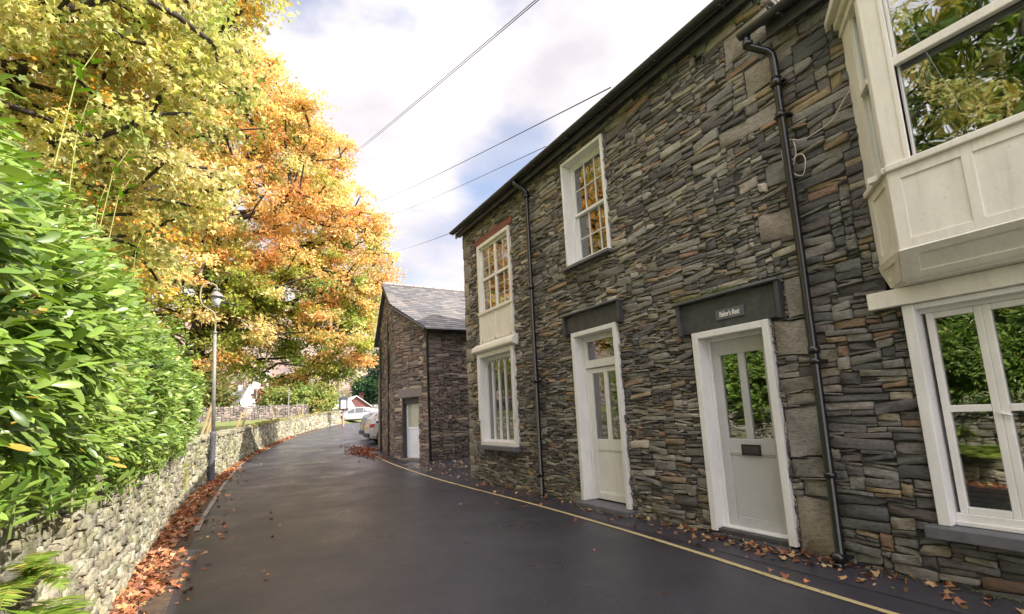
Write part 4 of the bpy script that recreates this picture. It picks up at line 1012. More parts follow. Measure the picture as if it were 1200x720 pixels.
# field wall behind the meadow
def field_wall():
    rr = rubble(46, 1.25, [], hs=(.10, .15, .2), hw=(4, 4, 2), asp=(1.3, 3.5), coarse=1.0, dx=.04)
    A = np.array([-26., 35.]); B = np.array([6.5, 49.]); L_ = np.linalg.norm(B-A); d = (B-A)/L_; n = np.array([d[1], -d[0]])
    rr = [r for r in rr if r[1] < L_]
    def f(s, z, dd):
        X = A[0]+d[0]*s+n[0]*dd; Y = A[1]+d[1]*s+n[1]*dd; G = np.array([fieldz(x, y) for x, y in zip(X, Y)]); return np.stack([X, Y, G+z-.1], -1)
    root = empty('field_wall', (A[0], A[1], 1.5), 'grey dry stone wall crossing the far side of the grass field', 'wall')
    stone_mesh('stone_facing', rr, f, M['stone_barn'], root, [(.25, .22, .22), (.33, .30, .29), (.18, .165, .17)], [1, 1, 1], depth=.06, gap=.02)
    mb = MB(); N_ = 30
    for i in range(N_):
        a = f(np.array([L_*i/N_, L_*(i+1)/N_]*2), np.array([-.1, -.1, 1.22, 1.22]), np.array([-.02]*4)); b = f(np.array([L_*i/N_, L_*(i+1)/N_]*2), np.array([-.1, -.1, 1.22, 1.22]), np.array([-.45]*4))
        mb.add([a[0], a[1], a[3], a[2], b[0], b[1], b[3], b[2]], [(0, 1, 2, 3), (7, 6, 5, 4), (3, 2, 6, 7)])
    mb.build('wall_core', M['joint_light'], root)
field_wall()

# ------------------------------------------------------------------ laurel hedge
def laurel_leaf():
    """template: length 1, width .3, folded and drooping"""
    st = [(0, 0), (.20, .12), (.52, .185), (.84, .13), (1, 0)]
    T = [(0, 0, 0)]
    for x, w in st[1:4]: T += [(x, w, .035), (x, 0, 0), (x, -w, .035)]
    T += [(1, 0, -.01)]
    T = np.array(T, float); T[:, 2] -= .10*T[:, 0]**2
    F = [(0, 2, 1, 1), (0, 3, 2, 2), (1, 2, 5, 4), (2, 3, 6, 5), (4, 5, 8, 7), (5, 6, 9, 8), (7, 8, 10, 10), (8, 9, 10, 10)]
    tri = []
    for f in F:
        if f[2] == f[3]: tri.append(f[:3])
        else: tri += [(f[0], f[1], f[2]), (f[0], f[2], f[3])]
    return T, np.array(tri)
LT, LF = laurel_leaf()
# cross-section of the hedge (offset from wall face, z), bottom to back
HS = [(-.15, 1.27), (.02, 1.31), (.15, 1.48), (.23, 1.82), (.20, 2.2), (.06, 2.52), (-.14, 2.83), (-.44, 3.28), (-.77, 3.75), (-1.3, 4.08), (-2.1, 4.1), (-2.8, 3.8)]
HSx = np.array([p[0] for p in HS]); HSz = np.array([p[1] for p in HS]); HSt = np.linspace(0, 1, len(HS))
HY0, HY1 = -1.5, 12.6
def hedge_pt(t, y):
    x = np.interp(t, HSt, HSx); z = np.interp(t, HSt, HSz)
    e = np.clip((y-HY1+1.6)/1.6, 0, 1)                 # rounded far end
    sc = np.sqrt(np.clip(1-e**2, 0, 1))
    x = -1.1+(x+1.1)*(.25+.75*sc); z = 1.22+(z-1.22)*(.72+.28*sc)
    w = .10*np.sin(y*1.9+z*1.3)+.08*np.sin(y*4.1-z*2.7+1)+.05*np.sin(y*8.3+z*5)
    hz = .10*np.sin(y*.9+2)+.07*np.sin(y*2.6)-.012*np.abs(y-6)
    lift = .20*np.clip((5.0-y)/2.5, 0, 1)*np.clip((2.3-z)/1.0, 0, 1); z = z+lift
    return x+w*.8, z+w*.4*(z > 1.6)+hz*np.clip((z-2)/2, 0, 1)
def hedge_xyz(t, y):
    x, z = hedge_pt(t, y); wx = np.interp(y, LPy, LPx); return np.stack([wx+x, y, z+np.array([g(v) for v in y])], -1)
hedge = empty('laurel_hedge', (-1.6, 4, 0), 'big glossy green laurel hedge bulging over the sunlit stone wall', 'hedge')
n = 11500
t = rng.uniform(0, 1, n)**.85; y = HY0+(HY1-HY0)*rng.uniform(0, 1, n)
P0 = hedge_xyz(t, y); e_ = .02
dt = hedge_xyz(np.clip(t+e_, 0, 1), y)-hedge_xyz(np.clip(t-e_, 0, 1), y); dy = hedge_xyz(t, y+.05)-hedge_xyz(t, y-.05)
nn = norm(np.cross(dy, dt)); nn[nn[:, 0]+.6*nn[:, 2] < 0] *= -1
# far end cap shoots
m2 = 700; a = rng.uniform(0, 1, m2); b = rng.uniform(0, 1, m2)
ec = np.stack([-.95-.1-a*2.0+.55*np.sin(b*3.1), HY1-.25+.35*np.sin(b*3.1)*np.ones(m2)-.3*a*0, 1.3+b*2.7], -1)
P0 = np.concatenate([P0, ec]); nn = np.concatenate([nn, norm(np.stack([.5*np.ones(m2), np.ones(m2), .3*np.ones(m2)], -1))])
ns = len(P0)
sdir = norm(nn*.9+np.array([.25, .30, .18])+rnd(ns)*.33)
inn = rng.uniform(.0, .22, ns)[:, None]
P0 = P0-nn*inn
L_s = rng.uniform(.13, .27, ns)
K = 8
pos = []; xd = []; nr_ = []; sz = []; cl = []
shoot_col = pick([(.20, .31, .05), (.27, .39, .08), (.12, .21, .04), (.36, .44, .13), (.21, .30, .07)], [4, 3, 2.4, 1.3, 2], ns, .12)
for k in range(K):
    f = (k+.5)/K; p = P0+sdir*(L_s*(f-.35))[:, None]; ph = k*2.4+rng.uniform(0, 1, ns)*.5+np.arange(ns)
    ax = norm(np.cross(sdir, np.array([0, 0, 1.])+rnd(ns)*.05)); ay = np.cross(sdir, ax)
    rad = ax*np.cos(ph)[:, None]+ay*np.sin(ph)[:, None]
    open_ = 1.25-.65*f
    d = norm(sdir*(1.45-open_*.6)+rad*open_*.85+np.array([.15, .22, -.22]))
    pos.append(p); xd.append(d); nr_.append(norm(sdir*.4+np.array([0.35, -.25, .8])+rnd(ns)*.4)); sz.append(rng.uniform(.062, .122, ns)*(1-.2*f))
    yel = (rng.random(ns) < .012)[:, None]; c = shoot_col*(1+rnd(ns, 1)*.13)*(1+.18*(f-.5)); c = np.where(yel, np.array([[.5, .35, .06]]), c); cl.append(np.clip(c, .01, .8))
leaves('foliage', LT, LF, np.concatenate(pos), np.concatenate(xd), np.concatenate(nr_), np.concatenate(sz), np.concatenate(cl), M['laurel'], hedge, smooth=True)
# stems and dark backing core
mb = MB()
for i in range(0, ns, 4):
    q = P0[i]-sdir[i]*.12; mb.tube([q, P0[i], P0[i]+sdir[i]*L_s[i]*.6], [.008, .006, .003], 4, (.2, .25, .08), caps=False)
# long pale shoots sticking up above the hedge
tall = [(-1.2, 4.6, 4.1, .65), (-1.35, 5.6, 4.1, .7), (-1.2, 6.4, 3.95, .5), (-1.5, 7.3, 4.1, .6), (-1.3, 8.6, 4.0, .5), (-1.2, 6.0, 4.0, .6)]
tp, tx_, tn_, ts_ = [], [], [], []
for (x, y_, z_, h_) in tall:
    top_ = (x+random.uniform(.05, .2), y_+random.uniform(.0, .2), z_+h_); mb.tube([(x, y_, z_-.5), ((x+top_[0])/2-.02, (y_+top_[1])/2, z_+h_*.45), top_], [.0045, .0035, .002], 5, (.40, .44, .12))
    for k in range(7):
        a = k*2.4; f = .35+.65*k/7; tp.append((x+(top_[0]-x)*f, y_+(top_[1]-y_)*f, z_+h_*f-.06)); tx_.append((math.cos(a), math.sin(a), .5)); tn_.append((0, 0, 1)); ts_.append(.15-.05*f)
mb.build('stems', vc_mat('stem_green', .6), hedge)
leaves('shoot_leaves', LT, LF, np.array(tp), np.array(tx_), np.array(tn_, float), np.array(ts_), pick([(.16, .30, .04)], [1], len(tp)), M['laurel'], hedge, smooth=True)
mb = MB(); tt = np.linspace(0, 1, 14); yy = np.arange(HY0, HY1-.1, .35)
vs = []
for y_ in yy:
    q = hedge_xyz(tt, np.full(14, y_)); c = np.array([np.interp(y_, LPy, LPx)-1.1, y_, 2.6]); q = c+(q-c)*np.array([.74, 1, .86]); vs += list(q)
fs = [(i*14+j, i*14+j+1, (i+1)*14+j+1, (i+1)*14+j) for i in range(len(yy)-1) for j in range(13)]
mb.add(vs, fs, (.03, .045, .012)); mb.add(vs[-14:], [tuple(range(14))], (.03, .045, .012)); mb.build('dark_core', M['leaf'], hedge)  # solid dark backing added to block the view through the leaves

# ------------------------------------------------------------------ trees
def grow(base, trunk_top, targets, k_up=.25, seg=.5, jit=.12, r_tip=.008, pw=2.4, r0=None):
    """connect every target to the nearest point of the growing skeleton"""
    nodes = [np.array(base, float)]; par = [-1]
    top = np.array(trunk_top, float); nseg = max(3, int(np.linalg.norm(top-nodes[0])/seg))
    for i in range(1, nseg+1):
        f = i/nseg; nodes.append(nodes[0]*(1-f)+top*f+np.array([rng.normal(), rng.normal(), 0])*jit*.5); par.append(len(nodes)-2)
    arr = np.zeros((200000//10, 3)); cnt = len(nodes); arr[:cnt] = nodes
    dist0 = np.zeros(20000); 
    for i in range(1, cnt): dist0[i] = dist0[i-1]+np.linalg.norm(arr[i]-arr[i-1])
    start = max(1, int(nseg*.35))
    order = np.argsort(np.linalg.norm(targets-top, axis=1)); tips = []
    for ti in order:
        T_ = targets[ti]; A = arr[start:cnt]; v = T_-A; d = np.linalg.norm(v, axis=1)
        cost = d+.28*dist0[start:cnt]+np.maximum(0, -v[:, 2])*.8
        j = int(np.argmin(cost))+start; p = arr[j].copy(); m = max(1, int(np.linalg.norm(T_-p)/seg)); prev = j
        ctrl = (p+T_)/2+np.array([0, 0, np.linalg.norm(T_-p)*k_up*.5])+rng.normal(size=3)*jit*np.linalg.norm(T_-p)*.5
        for i in range(1, m+1):
            f = i/m; q = (1-f)**2*p+2*f*(1-f)*ctrl+f*f*T_+rng.normal(size=3)*jit*.25*seg
            arr[cnt] = q; par.append(prev); dist0[cnt] = dist0[prev]+np.linalg.norm(q-arr[prev]); prev = cnt; cnt += 1
        tips.append(prev)
    par = np.array(par); w = np.zeros(cnt)
    child = np.zeros(cnt, int)
    for i in range(1, cnt): child[par[i]] += 1
    w[child == 0] = r_tip**pw
    for i in range(cnt-1, 0, -1):
        w[par[i]] += w[i]
    r = w**(1/pw)
    if r0: r = r*(r0/r[0]) if r[0] > 0 else r; r = np.maximum(r, r_tip*.6)
    return arr[:cnt], par, r
def skin(name, nodes, par, r, mat, parent, sides=6, rmin=0.0, cut=None):
    idx = np.array([i for i in range(1, len(nodes)) if r[i] >= rmin]); a = nodes[par[idx]]; b = nodes[idx]; ra = np.minimum(r[par[idx]], r[idx]*1.35); rb = r[idx]
    t = norm(b-a); u = norm(np.cross(t, np.where(np.abs(t[:, 2:3]) < .9, np.array([[0, 0, 1.]]), np.array([[1., 0, 0]])))); v = np.cross(t, u)
    an = np.arange(sides)*2*np.pi/sides; ring = np.cos(an)[None, :, None]*u[:, None]+np.sin(an)[None, :, None]*v[:, None]
    A = a[:, None]-t[:, None]*ra[:, None, None]*.3+ring*ra[:, None, None]; B = b[:, None]+t[:, None]*rb[:, None, None]*.3+ring*rb[:, None, None]
    V = np.concatenate([A, B], 1).reshape(-1, 3); k = np.arange(sides); F = np.stack([k, (k+1) % sides, sides+(k+1) % sides, sides+k], -1)
    FF = (F[None]+np.arange(len(idx))[:, None, None]*2*sides).reshape(-1, 4)
    return bulk(name, V, FF, np.full((len(V), 3), .3), mat, parent, smooth=True)
QT = np.array([(0, 0, 0), (.45, .30, .04), (1, 0, -.06), (.45, -.30, .04)]); QF = np.array([(0, 3, 2, 1)])
# five-lobed leaf
def lobed():
    a = np.radians([180, 130, 105, 75, 55, 32, 15, 0, -15, -32, -55, -75, -105, -130]); r = np.array([.18, .45, .28, .62, .33, .30, .60, .78, .60, .30, .33, .62, .28, .45])
    r = np.array([.15, .42, .34, .60, .36, .40, .5, .80, .5, .40, .36, .60, .34, .42])
    T = np.stack([r*np.cos(a)+.15, r*np.sin(a), -.10*r*r+.05*np.abs(np.sin(a))], -1); T[:, 2] += np.where(np.arange(14) % 2, .02, -.03)
    return T, np.array([list(range(14))[::-1]])
ML, MF = lobed()
def crown_points(blobs, n, surf=.75):
    """points in union of ellipsoids, biased to the shell"""
    out_ = []; w = np.array([b[3]*b[4]*b[5] for b in blobs])**.67; w = w/w.sum()
    for bi in rng.choice(len(blobs), n, p=w):
        b = blobs[bi]; d = norm(rnd(1))[0]; rr = rng.uniform(0, 1)**(1/3) if rng.random() > surf else rng.uniform(.78, 1.0)
        out_.append(np.array(b[:3])+d*rr*np.array(b[3:6]))
    return np.array(out_)
def tree(name, base, top, blobs, nclump, per, lsize, crad, palf, label, cat='tree', T=QT, F=QF, flat=.45, r0=.35, seg=.6, extra_t=None, mat=None, surf=.75, droop=.3, rmin=.0, group=None, jl=.18, keep=None):
    root = empty(name, base, label, cat, group)
    C_ = crown_points(blobs, nclump, surf)
    if extra_t is not None: C_ = np.concatenate([C_, extra_t])
    if keep is not None: C_ = C_[keep(C_)]
    nodes, par, r = grow(base, top, C_, seg=seg, r0=r0)
    skin('trunk', nodes, par, r, M['bark'], root, 6, rmin)
    cc = palf(C_)
    m = len(C_); rad = crad*rng.uniform(.65, 1.35, m)
    n = m*per; ci = np.repeat(np.arange(m), per)
    # leaves laid along sprays: points on random twigs inside the clump
    tw = norm(rnd(m*6)*np.array([1, 1, .5])).reshape(m, 6, 3); ti = rng.integers(0, 6, n); f = rng.uniform(.1, 1, n)
    off = tw[ci, ti]*(f*rad[ci])[:, None]+rnd(n)*(.17*rad[ci])[:, None]; off[:, 2] *= flat*2 if flat < .5 else 1
    pos = C_[ci]+off-np.array([0, 0, .25])*(f*rad[ci]*droop*1.6)[:, None]
    if keep is not None:
        kk = keep(pos); pos = pos[kk]; ci = ci[kk]; off = off[kk]; n = len(pos)
    nrm_ = norm(rnd(n)*.75+np.array([.28, -.3, .75])); xd_ = norm(off+rnd(n)*.4+np.array([0, 0, -.5*droop]))
    sz_ = lsize*rng.uniform(.65, 1.25, n)
    col = np.clip(cc[ci]*(1+rnd(n, 1)*jl)*(1+rnd(n, 3)*jl*.3), .008, .92)
    leaves('crown', T, F, pos, xd_, nrm_, sz_, col, mat or M['leaf'], root)
    return root
def pal_orange(C):
    n = len(C); o = pick([(.80, .48, .19), (.83, .56, .23), (.81, .63, .28), (.74, .40, .17), (.66, .60, .26), (.50, .52, .21)], [4, 5, 4, 1.2, 2.6, 1.1], n, .12)
    # green leaves hang on in the lower, inner crown
    q = np.clip((11.5-C[:, 2])/7, 0, 1)*np.clip(1.2-np.hypot(C[:, 0]-1.0, C[:, 1]-27)/7.5, 0, 1)
    gr = pick([(.32, .40, .09), (.46, .48, .12), (.22, .30, .07)], [3, 3, 2], n, .12)
    pick_g = rng.random(n) < q*.85+.05
    return np.where(pick_g[:, None], gr, o)
# big autumn beech behind the wall; crown spreading over the road
blobs = [(-1.5, 27, 13.5, 5.5, 5, 7.8), (1.6, 26.5, 13.2, 4.4, 5, 5.8), (4.1, 27, 10.2, 3.8, 4, 4.6), (5.5, 27, 9.8, 2.5, 3.2, 3.5), (3.0, 26, 6.6, 4.3, 3.8, 3.2), (-2.5, 26, 7.5, 4.5, 4, 4), (.4, 26.5, 18.0, 3.0, 3.4, 3.4), (2.9, 26.8, 15.6, 2.7, 3, 2.8), (-5, 28, 11, 3, 4, 6), (4.4, 26.5, 5.9, 2.2, 2.6, 2.3)]
tree('beech_tree', (-1.9, 26.5, fieldz(-1.9, 26.5)-.1), (-.6, 26.8, 13.5), blobs, 1250, 175, .165, .8, pal_orange, 'large beech tree in orange and yellow autumn leaf spreading over the road', r0=.45, seg=.7, flat=.35, surf=.7, droop=.25)
def pal_sycamore(C):
    n = len(C); o = pick([(.70, .64, .24), (.60, .58, .22), (.46, .50, .16), (.78, .70, .36), (.33, .40, .12), (.70, .48, .16)], [4.4, 3.8, 2.6, 3.0, 1.2, 1.4], n, .1); return o
blobs = [(-4.5, 8.5, 8.2, 3.6, 4.2, 4.2), (-2.6, 9.6, 6.8, 2.2, 2.6, 2.6), (-2.2, 10.2, 9.2, 2.2, 2.4, 3.0), (-4.2, 5.5, 7.8, 2.8, 3.0, 3.4), (-4.5, 8, 11.5, 3.5, 4, 2.6), (-2.4, 11, 5.4, 1.5, 1.8, 1.9), (-1.2, 9.6, 7.0, 1.4, 1.8, 1.9), (-1.4, 9.8, 9.6, 1.7, 1.8, 2.0), (-.6, 9.2, 10.6, 1.3, 1.5, 1.5), (-1.0, 9.4, 8.2, 1.3, 1.6, 1.6)]
tree('sycamore_tree', (-5.2, 9.0, .7), (-4.9, 8.8, 9.0), blobs, 900, 118, .095, .5, pal_sycamore, 'near sycamore with pale yellow-green leaves rising above the laurel hedge', T=ML, F=MF, r0=.3, seg=.45, flat=.5, surf=.6, droop=.6)
blobs = [(-7.5, -1, 7.5, 3.6, 4.5, 4.5), (-6.6, 2, 8.6, 2.6, 3.0, 4.2), (-6.2, -5, 7.5, 3, 3, 4), (-8, 1, 11.5, 3.2, 4, 3)]
def pal_gold(C):
    return pick([(.78, .42, .10), (.80, .55, .14), (.66, .58, .16), (.44, .46, .12), (.66, .28, .09)], [4, 4, 3, 2, 1.5], len(C), .12)
tree('beech_tree', (-6.3, 17.5, .9), (-6.1, 17.3, 10), [(-5.8, 17, 9.5, 3.6, 4.2, 4.8), (-4.4, 17.5, 7.2, 2.6, 3.2, 3.0), (-5.6, 16, 13.0, 3.0, 3.2, 2.6)], 420, 80, .17, .8, pal_gold, 'golden beech between the near sycamore and the great orange tree, reflected in the upper windows', r0=.3, seg=.7, flat=.4, surf=.7)
def pal_dark(C):
    return pick([(.25, .32, .06), (.14, .22, .04), (.42, .36, .09), (.08, .13, .03)], [3, 3, 2, 2], len(C), .15)
tree('maple_tree', (-7.5, -1, .8), (-7.3, -1, 8), blobs, 600, 80, .15, .8, pal_dark, 'green maple standing beyond the hedge behind the viewpoint, seen reflected in the bay glass', T=ML, F=MF, r0=.28, seg=.6, flat=.5, surf=.6)
# background trees
def pal_of(p, w):
    return lambda C: pick(p, w, len(C), .14)
tree('bushy_tree', (6.5, 54, 1.4), (6.6, 54, 4), [(6.4, 54, 4.0, 3.2, 2.6, 1.8), (8.4, 54.5, 4.3, 1.6, 2, 1.2), (4.6, 54, 3.3, 1.9, 2, 1.6)], 230, 70, .30, .8, pal_of([(.25, .34, .09), (.38, .42, .14), (.14, .22, .06), (.45, .42, .16)], [4, 3, 2, 1.5]), 'round yellow-green tree beyond the far end of the roadside wall', r0=.25, seg=.8)
tree('conifer_tree', (18.0, 70, 1.4), (18.0, 70, 9), [(18.0, 70, 5.8, 3.0, 2.4, 2.0), (18.8, 70, 8.8, 2.2, 2, 2.6), (16.7, 69.5, 6.4, 1.8, 1.6, 1.3)], 190, 80, .34, .8, pal_of([(.035, .085, .04), (.05, .11, .045), (.025, .06, .03)], [1, 1, 1]), 'dark green conifer rising left of the small slate building', r0=.3, seg=1)
tree('rowan_tree', (20.3, 82, 1.5), (20.3, 82, 3.5), [(20.3, 82, 4.3, 2.0, 2, 2.0)], 60, 60, .36, .7, pal_of([(.65, .30, .12), (.6, .38, .16)], [1, 1]), 'small orange rowan tree below the dark conifer', r0=.15, seg=.8)
bt = [(4.6, 56, 3.6, 1.7, 'copper'), (-2.2, 52, 4.4, 2.2, 'green'), (-12, 58, 6.5, 5, 'copper'), (-6, 62, 6, 4.2, 'green'), (-4.0, 64, 5.5, 3.4, 'copper'), (-18, 55, 7.5, 5.5, 'green'), (5, 88, 5.5, 4.0, 'grey'), (12, 100, 7.5, 5.5, 'grey'), (20, 110, 8, 6, 'grey'), (0.5, 90, 7, 5, 'grey'), (28, 115, 8, 6, 'grey'), (-28, 60, 8, 6, 'copper')]
pals = {'copper': pal_of([(.36, .17, .09), (.45, .24, .11), (.28, .2, .09)], [1, 1, 1]), 'green': pal_of([(.15, .2, .06), (.24, .27, .09), (.32, .22, .1)], [2, 2, 1]), 'grey': pal_of([(.36, .30, .2), (.30, .29, .17), (.42, .33, .24)], [1, 1, 1])}
labs = ['small copper-brown tree partly screening the white gable, right of it', 'small green tree partly screening the white wing, left of the gable', 'copper-brown tree across the field, second from the left', 'green tree across the field between two copper ones', 'copper-brown tree just left of the white gabled house', 'dark green tree at the far left of the field', 'olive brown tree behind the white gabled house roof', 'pale brown bare-looking tree behind the shops', 'pale brown tree on the slope above the dark conifer', 'pale olive tree left of the shops on the slope', 'pale brown tree farthest right on the slope', 'copper-brown tree farthest left beyond the field']
for (x, y_, h_, r_, k), lb in zip(bt, labs):
    zb_ = fieldz(x, min(y_, 80)) if x < wallX(min(y_, 80)) else g(y_)
    tree('field_tree', (x, y_, zb_), (x, y_, zb_+h_*.7), [(x, y_, zb_+h_*.62, r_*.8, r_*.8, h_*.42), (x+r_*.3, y_, zb_+h_*.45, r_*.7, r_*.7, h_*.3)], 90, 60, .42, 1.2, pals[k], lb, r0=.22, seg=1.2, group='background trees', rmin=.012)

# ------------------------------------------------------------------ lamp post
lp = empty('street_lamp', (-.36, 15.5, g(15.5)), 'old-fashioned street lamp with a swan-neck arm beside the mossy wall', 'street lamp')
bx, by, bz = -.36, 15.5, g(15.5)
mb = MB(); mb.tube([(bx, by, bz-.05), (bx, by, bz+.04), (bx, by, bz+.1), (bx, by, bz+1.25), (bx, by, bz+1.32), (bx, by, bz+1.36)], [.10, .10, .078, .074, .085, .05], 16)
mb.build('base', M['galv_dark'], lp, smooth=True)
mb = MB(); mb.tube([(bx, by, bz+1.36), (bx-.06, by, 4.18)], [.048, .042], 12); mb.tube([(bx-.06, by, 4.18), (bx-.06, by, 4.24)], .055, 12)
mb.build('column', M['galv'], lp, smooth=True)
mb = MB(); pts = smooth_path([(bx-.06, by, 4.2), (bx-.06, by, 4.6), (bx-.12, by-.02, 4.78), (bx-.30, by-.05, 4.9), (bx-.42, by-.08, 5.05), (bx-.44, by-.08, 5.3), (bx-.40, by-.08, 5.5), (bx-.25, by-.05, 5.6), (bx-.08, by-.02, 5.55), (bx-.06, by, 5.42)], 6)
mb.tube(pts, .021, 10); mb.build('arm', simple('swan_neck_paint', (.36, .32, .20), .5), lp, smooth=True)
mb = MB(); lx = bx-.06; mb.tube([(lx, by, 5.40), (lx, by, 5.37), (lx, by, 5.30), (lx, by, 5.24), (lx, by, 5.22)], [.03, .07, .15, .19, .19], 18); mb.build('lamp_hood', M['galv'], lp, smooth=True)
mb = MB(); mb.tube([(lx, by, 5.22), (lx, by, 5.1), (lx, by, 5.0), (lx, by, 4.96)], [.12, .11, .08, .03], 18); mb.build('lamp_glass', M['lampglass'], lp, smooth=True)
# thin pole along the far wall
mb = MB(); px, py = 3.4, 35.4; mb.tube([(px, py, g(py)-.05), (px, py, 4.0)], [.055, .04], 10); mb.tube([(px, py, 4.0), (px, py, 4.06)], .06, 10); mb.tube([(px, py, g(py)), (px, py, g(py)+.25)], .075, 10)
tag(mb.build('pole', M['galv']), 'slim grey pole standing against the far sunlit wall', 'pole')
# lantern sign
sx, sy, sz_ = 8.9, 45.5, g(45.5)
sn = empty('lantern_sign', (sx, sy, sz_), 'square lantern on a pinkish post where the far wall ends', 'sign')
mb = MB(); mb.tube([(sx, sy, sz_-.1), (sx, sy, 2.7)], .09, 10); mb.build('post', simple('pink_post', (.5, .30, .27), .7), sn)
mb = MB()
for dx_ in (-.3, .3):
    for dy_ in (-.3, .3): mb.box(sx+dx_-.03, sx+dx_+.03, sy+dy_-.03, sy+dy_+.03, 2.7, 3.6)
mb.box(sx-.36, sx+.36, sy-.36, sy+.36, 2.64, 2.7); mb.add([(sx-.42, sy-.42, 3.6), (sx+.42, sy-.42, 3.6), (sx+.42, sy+.42, 3.6), (sx-.42, sy+.42, 3.6), (sx, sy, 3.9)], [(3, 2, 1, 0), (0, 1, 4), (1, 2, 4), (2, 3, 4), (3, 0, 4)]); mb.build('frame', M['gutter'], sn)
mb = MB(); mb.box(sx-.27, sx+.27, sy-.27, sy+.27, 2.7, 3.6); mb.build('glazing', M['lampglass'], sn)
# overhead cables
def cablewire(p, q, sag, r, label):
    mb = MB(); p, q = Vector(p), Vector(q)
    pts = [p.lerp(q, i/24)+Vector((0, 0, -sag*4*(i/24)*(1-i/24))) for i in range(25)]
    o = mb.tube(pts, r, 5); tag(mb.build('overhead_cable', M['cable'], None), label, 'cable', 'overhead cables'); return
cablewire((8.14, 45, 25.9), (5.95, 6, 10.6), .12, .012, 'upper wire of the close pair running up to the top of the sky')
cablewire((8.05, 45, 25.6), (5.85, 6, 10.42), .12, .012, 'lower wire of the close pair running up to the top of the sky')
cablewire((12.05, 45, 22.93), (4.75, 4.75, 6.33), .1, .010, 'thin wire from the tall house gutter to the beech, middle of the sky')
cablewire((13.76, 45, 22.07), (4.75, 6.46, 6.30), .1, .007, 'fainter thin wire just below the middle one')
cablewire((14.3, 45, 18.3), (4.78, 10.8, 6.25), .05, .008, 'lowest wire, from the far end of the gutter')
# ------------------------------------------------------------------ tree stakes and saplings
sp = MB(); sp.tube([(0, 0, -.1), (0, 0, 1.75)], [.05, .045], 6)
stk0 = sp.build('tree_stake', M['stake'], None)
stk = [(-1.0, 22.0, 14, 0, 'leftmost pale wooden stake in the field, leaning right'), (-.86, 22.1, 12, 1, 'pale wooden stake second from the left, close beside the leftmost'), (-.75, 24.5, 8, 2, 'short pale stake half hidden behind the lamp post'), (.02, 23.5, 15, 3, 'pale wooden stake right of the lamp post, left of a pair'), (.25, 23.8, 13, 4, 'pale wooden stake right of the lamp post, right of a pair')]
for i, (x, y_, a, k, lb) in enumerate(stk):
    o = stk0 if i == 0 else stk0.copy()
    if i: COL.objects.link(o)
    o.location = (x, y_, fieldz(x, y_)); o.rotation_euler = (0, R(a), 0); tag(o, lb, 'stake', 'tree stakes in the field')
    if i == 2: o.scale = (1, 1, .75)
sp = MB(); sp.tube([(0, 0, -.1), (.03, 0, .6), (0, .02, 1.3)], [.03, .028, .02], 6); sp.tube([(.08, 0, -.1), (.08, 0, .8)], .02, 6)
sap0 = None
for i in range(7):
    y_ = 37+i*1.55; x = wallX(y_)-1.3-(i % 2)*.5
    if sap0 is None: sap0 = o = sp.build('fence_stake', M['stake'], None)
    else: o = sap0.copy(); COL.objects.link(o)
    o.location = (x, y_, fieldz(x, y_)); o.rotation_euler = (0, R([10, -6, 12, 4, -9, 8, 3][i]), 0); o.scale = (1, 1, 1.1+.1*(i % 3)); tag(o, 'slim pale stake standing behind the far sunlit wall', 'stake', 'stakes behind the far wall')

